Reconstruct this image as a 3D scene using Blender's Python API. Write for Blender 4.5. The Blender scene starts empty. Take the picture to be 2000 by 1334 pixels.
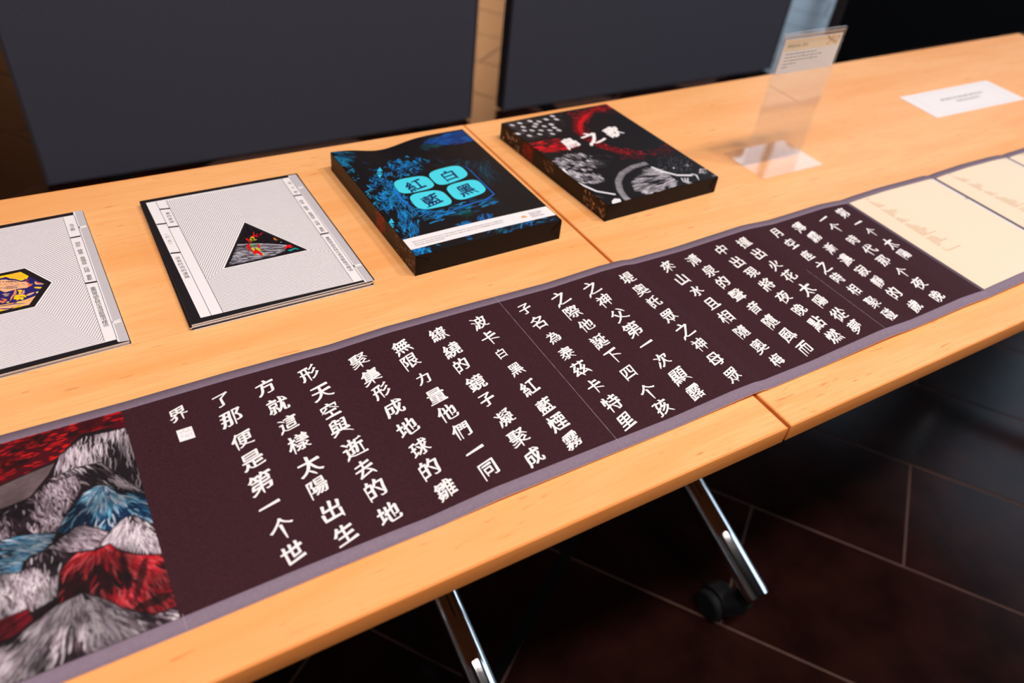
import bpy, bmesh, math, random
import numpy as np
from mathutils import Vector, Matrix

random.seed(7)
RNG = np.random.default_rng(7)
SC = bpy.context.scene
COL = SC.collection

# ------------------------------------------------------------------ camera
S = 0.574          # metres per calibration unit
TH = 0.73          # height of the table tops
YAW, PITCH, ROLL, FPX = 0.60921222, -0.70937312, 0.12764659, 1513.36392
CAM = np.array([-1.019 * S, -0.538 * S, TH + S])
_f = np.array([math.sin(YAW) * math.cos(PITCH), math.cos(YAW) * math.cos(PITCH), math.sin(PITCH)])
_r0 = np.cross(_f, [0, 0, 1]); _r0 /= np.linalg.norm(_r0); _u0 = np.cross(_r0, _f)
_r = _r0 * math.cos(ROLL) + _u0 * math.sin(ROLL)
_u = -_r0 * math.sin(ROLL) + _u0 * math.cos(ROLL)
cam = bpy.data.cameras.new('camera'); camo = bpy.data.objects.new('camera', cam); COL.objects.link(camo)
camo.matrix_world = Matrix(((_r[0], _u[0], -_f[0], CAM[0]), (_r[1], _u[1], -_f[1], CAM[1]), (_r[2], _u[2], -_f[2], CAM[2]), (0, 0, 0, 1)))
cam.sensor_width = 36; cam.sensor_fit = 'HORIZONTAL'; cam.lens = FPX / 2000 * 36
cam.clip_start = 0.02; cam.clip_end = 100
cam.dof.use_dof = True; cam.dof.focus_distance = 0.86; cam.dof.aperture_fstop = 3.4
SC.camera = camo
SC.cycles.transparent_max_bounces = 32      # many clear faces one behind another

# ------------------------------------------------------------------ world, lights, exposure
w = bpy.data.worlds.new('world'); SC.world = w; w.use_nodes = True
nt = w.node_tree; bg = nt.nodes['Background']
bg.inputs[0].default_value = (0.62, 0.80, 1.0, 1); bg.inputs[1].default_value = 2.8

def area(name, loc, target, size, power, col, shape='DISK', sy=None):
    l = bpy.data.lights.new(name, 'AREA'); l.shape = shape; l.size = size
    if sy: l.size_y = sy
    l.energy = power; l.color = col
    o = bpy.data.objects.new(name, l); COL.objects.link(o); o.location = loc
    o.rotation_euler = (Vector(target) - Vector(loc)).to_track_quat('-Z', 'Y').to_euler()
    return o
for lx, lp in ((-1.5, 62), (-0.35, 50), (0.8, 50), (2.0, 60)):
    area('ceiling_spot', (lx, -0.90, 4.55), (lx, 0.1, 0), 0.50, lp, (1.0, 0.92, 0.875))
area('hall_lamp', (4.3, 8.2, 3.9), (4.3, 9.9, 3.0), 1.6, 1050, (1.0, 0.94, 0.88))  # added, unseen: brightens the back wall mirrored in the floor between panels
area('hall_lamp', (0.8, 7.6, 3.9), (0.8, 9.9, 2.8), 1.2, 90, (1.0, 0.60, 0.36))  # added, unseen: weaker warm light farther left on the back wall
area('hall_lamp', (0.2, -3.8, 3.4), (0.5, 0.4, 0.8), 1.4, 34, (1.0, 0.92, 0.86))  # added unseen fill behind the camera, lighting faces turned towards it
for wy, ws in ((5.9, 5.4), (-.8, 5.6)):
    pt = area('window_portal', (7.28, wy, 3.3), (0, wy, 3.3), ws, 0, (1, 1, 1), 'RECTANGLE', 5.2)
    pt.data.cycles.is_portal = True

vs = SC.view_settings
SC.display_settings.display_device = 'sRGB'
vs.view_transform = 'Standard'; vs.look = 'None'; vs.gamma = 1; vs.use_curve_mapping = False
vs.exposure = 0.0

# ------------------------------------------------------------------ helpers
def lin(c):
    c = np.asarray(c, float) / 255.0
    return np.where(c <= 0.04045, c / 12.92, ((c + 0.055) / 1.055) ** 2.4)
def L(r, g, b): return tuple(float(x) for x in lin((r, g, b))) + (1.0,)

def ray(px):
    px = np.atleast_2d(np.asarray(px, float))
    return (px[:, :1] - 1000) / FPX * _r - (px[:, 1:2] - 667) / FPX * _u + _f
def W(px, z=TH):                      # point of the photograph -> point on the level z
    d = ray(px); return CAM + d * ((z - CAM[2]) / d[:, 2:3])
def Wy(px, y):                        # ... -> point on the upright plane y
    d = ray(px); return CAM + d * ((y - CAM[1]) / d[:, 1:2])
def crop(ox, oy, s, pts): return [(ox + x / s, oy + y / s) for x, y in pts]

def mat(name, col=(.5, .5, .5, 1), rough=.5, metal=0, spec=.5, **kw):
    m = bpy.data.materials.new(name); m.use_nodes = True
    b = m.node_tree.nodes['Principled BSDF']
    b.inputs['Base Color'].default_value = col; b.inputs['Roughness'].default_value = rough
    b.inputs['Metallic'].default_value = metal; b.inputs['Specular IOR Level'].default_value = spec
    for k, v in kw.items(): b.inputs[k].default_value = v
    return m
def nodes(m): return m.node_tree.nodes, m.node_tree.links, m.node_tree.nodes['Principled BSDF']

def fleck(m, scale, amt, bump=0, stretch=(1, 1, 1), base=None, dark=None):
    n, l, b = nodes(m)
    tc = n.new('ShaderNodeTexCoord'); mp = n.new('ShaderNodeMapping'); mp.inputs['Scale'].default_value = stretch
    no = n.new('ShaderNodeTexNoise'); no.inputs['Scale'].default_value = scale; no.inputs['Detail'].default_value = 6
    l.new(tc.outputs['Object'], mp.inputs[0]); l.new(mp.outputs[0], no.inputs['Vector'])
    c0 = b.inputs['Base Color'].default_value[:]
    mx = n.new('ShaderNodeMix'); mx.data_type = 'RGBA'
    mr = n.new('ShaderNodeMapRange'); mr.inputs[1].default_value = .35; mr.inputs[2].default_value = .65
    l.new(no.outputs[0], mr.inputs[0]); l.new(mr.outputs[0], mx.inputs[0])
    lo = dark or tuple(x * (1 - amt) for x in c0[:3]) + (1,)
    hi = base or tuple(min(1, x * (1 + amt)) for x in c0[:3]) + (1,)
    mx.inputs[6].default_value = lo; mx.inputs[7].default_value = hi
    l.new(mx.outputs[2], b.inputs['Base Color'])
    if bump:
        bu = n.new('ShaderNodeBump'); bu.inputs['Strength'].default_value = bump; bu.inputs['Distance'].default_value = .001
        l.new(no.outputs[0], bu.inputs['Height']); l.new(bu.outputs[0], b.inputs['Normal'])
    return m

def wood(name, base, mid, dark, rough=.38):
    m = mat(name, base, rough, spec=.25); n, l, b = nodes(m)
    tc = n.new('ShaderNodeTexCoord')
    def tex(scale, st, detail=4, dist=0):
        mp = n.new('ShaderNodeMapping'); mp.inputs['Scale'].default_value = st
        t = n.new('ShaderNodeTexNoise'); t.inputs['Scale'].default_value = scale
        t.inputs['Detail'].default_value = detail; t.inputs['Distortion'].default_value = dist
        l.new(tc.outputs['Object'], mp.inputs[0]); l.new(mp.outputs[0], t.inputs['Vector']); return t
    def mr(src, a, bb):
        r = n.new('ShaderNodeMapRange'); r.inputs[1].default_value = a; r.inputs[2].default_value = bb
        l.new(src.outputs[0], r.inputs[0]); return r
    def mix(fac, a, bcol):
        x = n.new('ShaderNodeMix'); x.data_type = 'RGBA'; l.new(fac.outputs[0], x.inputs[0])
        if isinstance(a, tuple): x.inputs[6].default_value = a
        else: l.new(a.outputs[2], x.inputs[6])
        x.inputs[7].default_value = bcol; return x
    fine = mr(tex(60, (.25, 4.5, 4.5), 5), .40, .62)
    broad = mr(tex(6, (.35, 3.0, 3.0), 3, .8), .42, .7)
    fl = mr(tex(34, (.9, 7.0, 7.0), 2, .5), .66, .80)
    a = mix(broad, base, mid)
    fm = n.new('ShaderNodeMath'); fm.operation = 'MULTIPLY'; fm.inputs[1].default_value = .5; l.new(fine.outputs[0], fm.inputs[0])
    a = mix(fm, a, mid)
    fm2 = n.new('ShaderNodeMath'); fm2.operation = 'MULTIPLY'; fm2.inputs[1].default_value = .75; l.new(fl.outputs[0], fm2.inputs[0])
    a = mix(fm2, a, dark)
    l.new(a.outputs[2], b.inputs['Base Color'])
    return m

def tag(o, label=None, cat=None, group=None, kind=None):
    if label: o['label'] = label
    if cat: o['category'] = cat
    if group: o['group'] = group
    if kind: o['kind'] = kind
    return o
def empty(name, loc, rz=0):
    o = bpy.data.objects.new(name, None); COL.objects.link(o); o.empty_display_size = .05
    o.location = loc; o.rotation_euler = (0, 0, rz); return o
def link(name, me, mats, parent=None, smooth=False):
    """world-space mesh -> object; under a parent the coordinates become the parent's"""
    o = bpy.data.objects.new(name, me); COL.objects.link(o)
    for m in (mats if isinstance(mats, (list, tuple)) else [mats]): me.materials.append(m)
    if smooth:
        for p in me.polygons: p.use_smooth = True
    if parent:
        inv = world(parent).inverted(); me.transform(inv); o.parent = parent
    return o
def world(o):
    m = Matrix.Translation(o.location) @ o.rotation_euler.to_matrix().to_4x4()
    return world(o.parent) @ m if o.parent else m
def pymesh(name, vs_, fs, mats, parent=None, smooth=False, midx=None):
    me = bpy.data.meshes.new(name); me.from_pydata([tuple(map(float, v)) for v in vs_], [], fs)
    if midx is not None: me.polygons.foreach_set('material_index', midx)
    me.update(); return link(name, me, mats, parent, smooth)

class MB:
    def __init__(s): s.bm = bmesh.new()
    def box(s, x0, y0, z0, x1, y1, z1, bev=0, seg=2):
        r = bmesh.ops.create_cube(s.bm, size=1)['verts']
        for v in r: v.co = Vector(((x0 + x1) / 2 + v.co.x * (x1 - x0), (y0 + y1) / 2 + v.co.y * (y1 - y0), (z0 + z1) / 2 + v.co.z * (z1 - z0)))
        if bev:
            es = list({e for v in r for e in v.link_edges})
            bmesh.ops.bevel(s.bm, geom=es, offset=bev, segments=seg, affect='EDGES', profile=.5)
        return s
    def tube(s, pts, rad, n=24, cap=True, rads=None):
        pts = [Vector(p) for p in pts]; rings = []
        for i, p in enumerate(pts):
            t = (pts[min(i + 1, len(pts) - 1)] - pts[max(i - 1, 0)]).normalized()
            a = t.cross(Vector((1, 0, 0)));
            if a.length < .1: a = t.cross(Vector((0, 1, 0)))
            a.normalize(); b = t.cross(a); rr = rads[i] if rads else rad
            rings.append([s.bm.verts.new(p + a * rr * math.cos(k * 2 * math.pi / n) + b * rr * math.sin(k * 2 * math.pi / n)) for k in range(n)])
        for q, r2 in zip(rings, rings[1:]):
            for k in range(n): s.bm.faces.new((q[k], q[(k + 1) % n], r2[(k + 1) % n], r2[k]))
        if cap:
            s.bm.faces.new(rings[0][::-1]); s.bm.faces.new(rings[-1])
        return s
    def build(s, name, m, parent=None, smooth=False):
        bmesh.ops.recalc_face_normals(s.bm, faces=s.bm.faces)
        me = bpy.data.meshes.new(name); s.bm.to_mesh(me); s.bm.free()
        o = link(name, me, m, parent)
        if smooth:
            for p in me.polygons: p.use_smooth = True
            me.set_sharp_from_angle(angle=math.radians(35))
        return o
def copy_tree(o, parent=None):
    c = o.copy(); COL.objects.link(c); c.parent = parent
    for k in ('label', 'group', 'category'): 
        if parent is None and k in c: pass
    for ch in [x for x in bpy.data.objects if x.parent == o and x != c]: copy_tree(ch, c)
    return c

# polygons lying flat on a surface fn(x,y)->z
def flat_polys(name, polys, m, parent, zf, midx=None):
    v, f = [], []
    for p in polys:
        b = len(v); v += [(x, y, zf(x, y)) for x, y in p]; f.append(list(range(b, b + len(p))))
    return pymesh(name, v, f, m, parent, midx=midx)
def clip(poly, quad):                 # Sutherland-Hodgman, convex counter-clockwise quad
    out = [tuple(p) for p in poly]
    for i in range(len(quad)):
        a, b = quad[i], quad[(i + 1) % len(quad)]; inp, out = out, []
        side = lambda p: (b[0] - a[0]) * (p[1] - a[1]) - (b[1] - a[1]) * (p[0] - a[0])
        for j in range(len(inp)):
            p, q = inp[j], inp[(j + 1) % len(inp)]; sp, sq = side(p), side(q)
            if sp >= 0: out.append(p)
            if (sp >= 0) != (sq >= 0):
                t = sp / (sp - sq); out.append((p[0] + t * (q[0] - p[0]), p[1] + t * (q[1] - p[1])))
        if not out: return []
    return out
def ccw(p):
    a = sum(p[i][0] * p[(i + 1) % len(p)][1] - p[(i + 1) % len(p)][0] * p[i][1] for i in range(len(p)))
    return list(p) if a > 0 else list(p)[::-1]

# glyphs: outlines of the built-in font, as triangles centred on their box
_gc = {}
def glyph(ch):
    if ch in _gc: return _gc[ch]
    c = bpy.data.curves.new('glyph', 'FONT'); c.body = ch; c.resolution_u = 4; c.size = 1
    o = bpy.data.objects.new('glyph', c); COL.objects.link(o)
    dg = bpy.context.evaluated_depsgraph_get(); dg.update()
    me = o.evaluated_get(dg).to_mesh()
    v = np.array([p.co[:2] for p in me.vertices]) if len(me.vertices) else np.zeros((0, 2))
    f = [list(p.vertices) for p in me.polygons]
    adv = (v[:, 0].max() + .06) if len(v) else .3
    bpy.data.objects.remove(o); bpy.data.curves.remove(c)
    _gc[ch] = (v, f, adv); return _gc[ch]
_bc = {}
def brushed(ch):
    """the outline re-cut as by a brush: thin level strokes, slanted entries, drawn-out tips"""
    if ch in _bc: return _bc[ch]
    v, f, adv = glyph(ch); v = v.copy(); ec = {}
    for t in f:
        for i in range(len(t)):
            a, b_ = t[i], t[(i + 1) % len(t)]; k = (min(a, b_), max(a, b_)); ec.setdefault(k, []).append((a, b_))
    nx, pv = {}, {}
    ar = sum(v[t[0]][0] * (v[t[1]][1] - v[t[2]][1]) + v[t[1]][0] * (v[t[2]][1] - v[t[0]][1]) + v[t[2]][0] * (v[t[0]][1] - v[t[1]][1]) for t in f)
    for k, l_ in ec.items():
        if len(l_) == 1:
            a, b_ = l_[0] if ar > 0 else l_[0][::-1]; nx[a] = b_; pv[b_] = a
    def un(a): return a / (np.linalg.norm(a) + 1e-9)
    o = v.copy(); d = np.zeros_like(v); cap = set()
    for a in nx:
        b_ = nx[a]
        if a not in pv or b_ not in nx: continue
        e = o[b_] - o[a]; L_ = np.linalg.norm(e)
        if not .03 < L_ < .115: continue
        e0 = un(o[a] - o[pv[a]]); e1 = un(o[nx[b_]] - o[b_]); eu = un(e)
        cr = lambda p, q: p[0] * q[1] - p[1] * q[0]
        if cr(e0, eu) < .6 or cr(eu, e1) < .6 or e0 @ e1 > -.6: continue
        n_ = np.array([eu[1], -eu[0]]); mid = (o[a] + o[b_]) / 2; cap |= {a, b_}
        if n_[1] < -.45 and n_[0] < -.22: k_, ext = .08, .08          # sweep to the lower left
        elif n_[1] < -.3 and n_[0] > .3: k_, ext = .45, .11            # press to the lower right
        elif n_[1] < -.45: k_, ext = .35, .04
        elif n_[0] > .75: k_, ext = 1.25, .01
        elif n_[0] < -.75: k_, ext = .75, .0
        else: k_, ext = 1.15, .0
        for q in (a, b_): d[q] = mid + (o[q] - mid) * k_ + n_ * ext - o[q]
        if n_[0] > .75: d[b_ if o[b_][1] < o[a][1] else a] += (.0, -.012); d[b_ if o[b_][1] > o[a][1] else a] += (-.02, .012)
        elif n_[0] < -.75: d[a if o[a][1] > o[b_][1] else b_] += (.028, 0)
        elif n_[1] > .45: d[a if o[a][0] < o[b_][0] else b_] += (-.022, .018); d[a if o[a][0] > o[b_][0] else b_] += (.0, -.022)
    for a in nx:
        if a in cap or a not in pv: continue
        t_ = un(un(o[nx[a]] - o[a]) + un(o[a] - o[pv[a]])); n_ = np.array([t_[1], -t_[0]])
        d[a] += n_ * (.014 * n_[0] ** 2 - .016 * n_[1] ** 2)
    _bc[ch] = (o + d, f, adv); return _bc[ch]
def glyph_mesh(name, items, m, parent, zf, nib=0.0, brush=False, lift=.0003):
    """items: (char, cx, cy, size, ax, ay) with ax/ay the reading and up axes of the character"""
    V, F = [], []
    for it in items:
        ch, cx, cy, sz, ax, ay = it
        g, f, _ = (brushed if brush else glyph)(ch)
        if not len(g): continue
        c = (g.max(0) + g.min(0)) / 2 if ord(ch) > 0x2e80 else np.array([(g[:, 0].max() + g[:, 0].min()) / 2, .35])
        q = g - c
        if brush:
            ph = random.random() * 6
            q = np.c_[q[:, 0] + .018 * np.sin(6 * q[:, 1] + ph) + .05 * q[:, 1] ** 2, q[:, 1] + .27 * q[:, 0] + .02 * np.sin(5 * q[:, 0] + ph * 1.7)]
        k = 5 if nib else 1
        for j in range(k):
            t = (j / (k - 1) - .5) if k > 1 else 0
            p = q + np.array([nib * t, -nib * .75 * t])
            X = cx + sz * (p[:, 0] * ax[0] + p[:, 1] * ay[0]); Y = cy + sz * (p[:, 0] * ax[1] + p[:, 1] * ay[1])
            b = len(V)
            V += [(x, y, zf(x, y) + lift + j * 6e-6) for x, y in zip(X, Y)]
            F += [[b + i for i in ff] for ff in f]
    return pymesh(name, V, F, m, parent)
def line_items(txt, x, y, size, ax, ay):
    out = []; p = 0
    for ch in txt:
        g, f, adv = glyph(ch)
        if len(g):
            wd = g[:, 0].max() + g[:, 0].min(); c = p + wd / 2
            out.append((ch, x + ax[0] * c * size, y + ax[1] * c * size, size, ax, ay))
        p += adv if len(g) else .3
    return out

# canvas: strokes rasterised into a colour grid, carried by the vertices of a dense sheet (a printed picture)
def vnoise(h, w_, cell, seed):
    r = np.random.default_rng(seed); gh, gw = int(h / cell[1]) + 3, int(w_ / cell[0]) + 3
    g = r.random((gh, gw)); yy = np.arange(h) / cell[1]; xx = np.arange(w_) / cell[0]
    y0 = yy.astype(int); x0 = xx.astype(int); fy = (yy - y0)[:, None]; fx = (xx - x0)[None]
    fy = fy * fy * (3 - 2 * fy); fx = fx * fx * (3 - 2 * fx)
    a = g[y0][:, x0]; b = g[y0][:, x0 + 1]; c = g[y0 + 1][:, x0]; d = g[y0 + 1][:, x0 + 1]
    return (a * (1 - fx) + b * fx) * (1 - fy) + (c * (1 - fx) + d * fx) * fy
class Canvas:
    """h x w colours; world affine frame o + u*ex + v*ey, u right, v towards the back"""
    def __init__(s, w_, h, o, ex, ey, col):
        s.w, s.h = w_, h; s.o = np.array(o[:2], float); s.ex = np.array(ex[:2], float); s.ey = np.array(ey[:2], float)
        s.inv = np.linalg.inv(np.stack([s.ex, s.ey], 1)); s.a = np.zeros((h, w_, 3)) + lin(col); s.z = TH
        s.Y, s.X = np.mgrid[0:h, 0:w_].astype(float)
        s.m = np.linalg.norm(s.ex) / w_          # metres per cell
    def cv(s, px):                               # photograph px -> cells
        q = (s.inv @ (W(px, s.z)[:, :2] - s.o).T).T
        return q * np.array([s.w - 1, s.h - 1])
    def blend(s, sl, al, col):
        al = np.clip(al, 0, 1)[..., None]; s.a[sl] = s.a[sl] * (1 - al) + lin(col) * al
    def stroke(s, pts, wid, col, al=1., taper=True, soft=1.0, clipm=None):   # pts in cells
        pts = np.asarray(pts, float); pad = wid + soft + 1
        x0 = int(max(0, pts[:, 0].min() - pad)); x1 = int(min(s.w, pts[:, 0].max() + pad + 1))
        y0 = int(max(0, pts[:, 1].min() - pad)); y1 = int(min(s.h, pts[:, 1].max() + pad + 1))
        if x1 <= x0 or y1 <= y0: return
        sl = (slice(y0, y1), slice(x0, x1)); X, Y = s.X[sl], s.Y[sl]; best = None
        n = len(pts) - 1
        for i in range(n):
            a, b = pts[i], pts[i + 1]; d = b - a; ll = d @ d + 1e-9
            t = np.clip(((X - a[0]) * d[0] + (Y - a[1]) * d[1]) / ll, 0, 1)
            dist = np.hypot(X - a[0] - t * d[0], Y - a[1] - t * d[1]); g = (i + t) / n
            ww = wid * (np.sin(np.clip(g, .02, 1) ** .6 * math.pi) ** .5 if taper else 1)
            e = (ww / 2 - dist) / soft + .5
            best = e if best is None else np.maximum(best, e)
        aa = np.clip(best, 0, 1) * al
        if clipm is not None: aa = aa * clipm[sl]
        s.blend(sl, aa, col)
    def mask(s, poly):                           # poly in cells
        poly = np.asarray(poly); M = np.zeros((s.h, s.w), bool); j = len(poly) - 1
        for i in range(len(poly)):
            (xi, yi), (xj, yj) = poly[i], poly[j]
            c = ((yi > s.Y) != (yj > s.Y)) & (s.X < (xj - xi) * (s.Y - yi) / (yj - yi + 1e-12) + xi); M ^= c; j = i
        return M.astype(float)
    def fill(s, px, col, al=1.):
        m_ = s.mask(s.cv(px)); s.blend((slice(None), slice(None)), m_ * al, col); return m_
    def hair(s, px, n, ln, wid, cols, ang, jit=.25, al=.9, fan=None, m_=None, dens=None, seed=1, feather=0):
        """short brush hairs inside a polygon; ang = photo direction (dx,dy); fan = photo point they radiate from"""
        r = np.random.default_rng(seed); poly = s.cv(px)
        if m_ is None: m_ = s.mask(poly)
        lo, hi = poly.min(0), poly.max(0)
        if feather:
            k_ = np.hanning(feather + 2); k_ /= k_.sum(); bl = np.apply_along_axis(lambda q: np.convolve(q, k_, 'same'), 1, m_)
            bl = np.apply_along_axis(lambda q: np.convolve(q, k_, 'same'), 0, bl)
            dens = np.clip(bl * 1.6 - .25, 0, 1) * np.clip(vnoise(s.h, s.w, (22, 20), seed + 100) * 2 - .45, .06, 1); m_ = bl > .04; lo = lo - feather / 3; hi = hi + feather / 3
        if ang is not None:
            b = np.mean(np.asarray(px, float), 0); d0 = s.cv([b + np.asarray(ang, float) * 10])[0] - s.cv([b])[0]; d0 /= np.linalg.norm(d0)
        fp = s.cv([fan])[0] if fan is not None else None
        for _ in range(n):
            p = lo + r.random(2) * (hi - lo); ix, iy = int(p[0]), int(p[1])
            if not (0 <= ix < s.w and 0 <= iy < s.h) or m_[iy, ix] < .5: continue
            if dens is not None and r.random() > dens[iy, ix]: continue
            d = d0 if fp is None else (p - fp) / (np.linalg.norm(p - fp) + 1e-6)
            t = r.normal() * jit; d = np.array([d[0] * math.cos(t) - d[1] * math.sin(t), d[0] * math.sin(t) + d[1] * math.cos(t)])
            k = ln * (.5 + r.random()) ; bend = np.array([-d[1], d[0]]) * r.normal() * k * .07
            s.stroke([p - d * k / 2, p + bend, p + d * k / 2], wid * (.5 + r.random()), cols[r.integers(len(cols))], al * (.4 + .6 * r.random()), clipm=m_)
    def sheet(s, name, m, parent, zf, mask=None):
        V = s.o + (s.X / (s.w - 1))[..., None] * s.ex + (s.Y / (s.h - 1))[..., None] * s.ey
        V = V.reshape(-1, 2); z = zf(V[:, 0], V[:, 1]) + np.zeros(len(V))
        return s._mk(name, np.c_[V, z], m, parent, mask)
    def _mk(s, name, co, m, parent, mask=None):
        idx = np.arange(s.w * s.h).reshape(s.h, s.w)
        q = np.stack([idx[:-1, :-1], idx[:-1, 1:], idx[1:, 1:], idx[1:, :-1]], -1).reshape(-1, 4)
        if mask is not None: q = q[(mask[:-1, :-1] * mask[1:, 1:]).reshape(-1) > .5]
        me = bpy.data.meshes.new(name); me.vertices.add(len(co)); me.vertices.foreach_set('co', co.astype(np.float32).ravel())
        me.loops.add(q.size); me.loops.foreach_set('vertex_index', q.astype(np.int32).ravel())
        me.polygons.add(len(q)); me.polygons.foreach_set('loop_start', np.arange(0, q.size, 4, dtype=np.int32))
        me.update(calc_edges=True)
        ca = me.color_attributes.new('print', 'FLOAT_COLOR', 'POINT')
        ca.data.foreach_set('color', np.concatenate([s.a, np.ones((s.h, s.w, 1))], -1).astype(np.float32).ravel())
        return link(name, me, m, parent)

def print_mat(name, rough=.45, spec=.4):
    m = mat(name, rough=rough, spec=spec); n, l, b = nodes(m)
    a = n.new('ShaderNodeAttribute'); a.attribute_name = 'print'; l.new(a.outputs['Color'], b.inputs['Base Color']); return m

# ------------------------------------------------------------------ materials
M = {}
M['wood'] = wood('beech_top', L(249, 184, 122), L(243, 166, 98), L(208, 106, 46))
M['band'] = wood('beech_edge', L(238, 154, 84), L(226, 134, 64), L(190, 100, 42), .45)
M['chrome'] = mat('chrome', (.80, .80, .80, 1), .07, 1)
M['black_plastic'] = mat('black_plastic', L(16, 16, 18), .5, spec=.25)
M['wheel'] = mat('wheel_rubber', L(20, 21, 24), .6, spec=.25)
M['steel'] = mat('black_steel', L(10, 9, 9), .7, spec=.05)
M['tile'] = fleck(mat('dark_tile', L(28, 11, 8), .20, spec=.09), 9, .38, .25)
M['grout'] = fleck(mat('grout', L(66, 38, 27), .8), 40, .2)
M['floorbase'] = fleck(mat('floor_stone', L(28, 17, 14), .4), 5, .3)
M['wall'] = fleck(mat('wall_paint', L(70, 62, 58), .8), 3, .08)
M['wallwood'] = wood('wall_veneer', L(184, 138, 98), L(166, 120, 82), L(120, 80, 52), .5)
M['ceil'] = fleck(mat('ceiling_paint', L(34, 30, 30), .9), 4, .05)
M['fabric'] = fleck(mat('panel_fabric', L(66, 64, 74), .85, spec=.25), 260, .22, .4)
M['fabric_black'] = fleck(mat('panel_fabric_black', L(5, 5, 6), .95, spec=.05), 260, .2)
M['panel_edge'] = mat('panel_edge', L(52, 48, 54), .8, spec=.2)
M['page'] = fleck(mat('plum_paper', L(57, 29, 35), .8, spec=.12), 420, .22, .15, (1, 3, 1))
M['border'] = fleck(mat('mauve_paper', L(130, 111, 126), .65, spec=.2), 300, .05)
M['border_soft'] = mat('seal_wash', L(196, 180, 188), .7)
M['cream'] = mat('cream_paper', L(240, 215, 188), .6, spec=.3)
M['creamtext'] = mat('tan_ink', L(204, 172, 134), .7)
M['gutter'] = mat('gutter_ink', L(82, 62, 74), .6)
M['white_paper'] = mat('white_paper', L(240, 232, 232), .55, spec=.35)
M['ink_white'] = mat('white_ink', L(244, 236, 234), .6, spec=.3)
M['crack'] = mat('crease_line', L(176, 160, 168), .7)
M['black_ink'] = mat('black_ink', L(26, 20, 24), .5)
M['grey_ink'] = mat('grey_ink', L(186, 178, 184), .5)
M['line_ink'] = mat('line_ink', L(60, 52, 62), .6)
M['line_ink_plum'] = mat('line_ink_plum', L(92, 62, 86), .6)
M['pages'] = fleck(mat('page_edges', L(250, 248, 250), .7), 30, .12, 0, (1, 1, 90))
M['print'] = print_mat('printed_cover', .5, .22)
M['print_matt'] = print_mat('printed_page', .6, .3)
M['case'] = mat('case_black', L(19, 13, 14), .5, spec=.15)
M['case_fold'] = mat('case_fold', L(9, 6, 7), .5, spec=.15)
M['cyan'] = mat('cyan_ink', L(70, 214, 232), .5)
M['navy'] = mat('navy_ink', L(14, 34, 92), .5)
M['orange'] = mat('orange_ink', L(240, 170, 110), .6)
M['grey_text'] = mat('grey_text', L(150, 140, 144), .6)
M['dark_text'] = mat('dark_text', L(70, 62, 66), .6)
M['card_band'] = mat('card_band', L(246, 220, 180), .6)
acr = mat('clear_acrylic', (.985, .985, .985, 1), .02, spec=.5); M['acrylic'] = acr
_n, _l, _b = nodes(acr)
fr = _n.new('ShaderNodeFresnel'); geo = _n.new('ShaderNodeNewGeometry'); io = _n.new('ShaderNodeMapRange')
io.inputs[3].default_value = 1.5; io.inputs[4].default_value = 1 / 1.5      # the same pane seen from its inner side
_l.new(geo.outputs['Backfacing'], io.inputs[0]); _l.new(io.outputs[0], fr.inputs[0])
gl = _n.new('ShaderNodeBsdfGlossy'); gl.inputs['Roughness'].default_value = .015
tr = _n.new('ShaderNodeBsdfTransparent'); tr.inputs[0].default_value = (.995, .995, .995, 1)
mx = _n.new('ShaderNodeMixShader'); _l.new(fr.outputs[0], mx.inputs[0]); _l.new(tr.outputs[0], mx.inputs[1]); _l.new(gl.outputs[0], mx.inputs[2])
df = _n.new('ShaderNodeBsdfDiffuse'); df.inputs[0].default_value = (.9, .9, .9, 1)   # light haze mixed in to pale the sheet, as reflections would
tl_ = _n.new('ShaderNodeBsdfTranslucent'); tl_.inputs[0].default_value = (.9, .9, .9, 1)
m2 = _n.new('ShaderNodeMixShader'); m2.inputs[0].default_value = .5; _l.new(df.outputs[0], m2.inputs[1]); _l.new(tl_.outputs[0], m2.inputs[2])
m3 = _n.new('ShaderNodeMixShader'); m3.inputs[0].default_value = .045; _l.new(mx.outputs[0], m3.inputs[1]); _l.new(m2.outputs[0], m3.inputs[2])
_l.new(m3.outputs[0], _n['Material Output'].inputs[0])

# ------------------------------------------------------------------ the room
def struct(name, mb, m, **k): o = mb.build(name, m, **k); o['kind'] = 'structure'; return o
X0, X1, Y0, Y1, ZC = -5.0, 7.4, -4.5, 10.0, 6.3
fl = struct('floor', MB().box(X0, Y0, -.06, X1, Y1, -.012), M['floorbase'])
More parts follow.
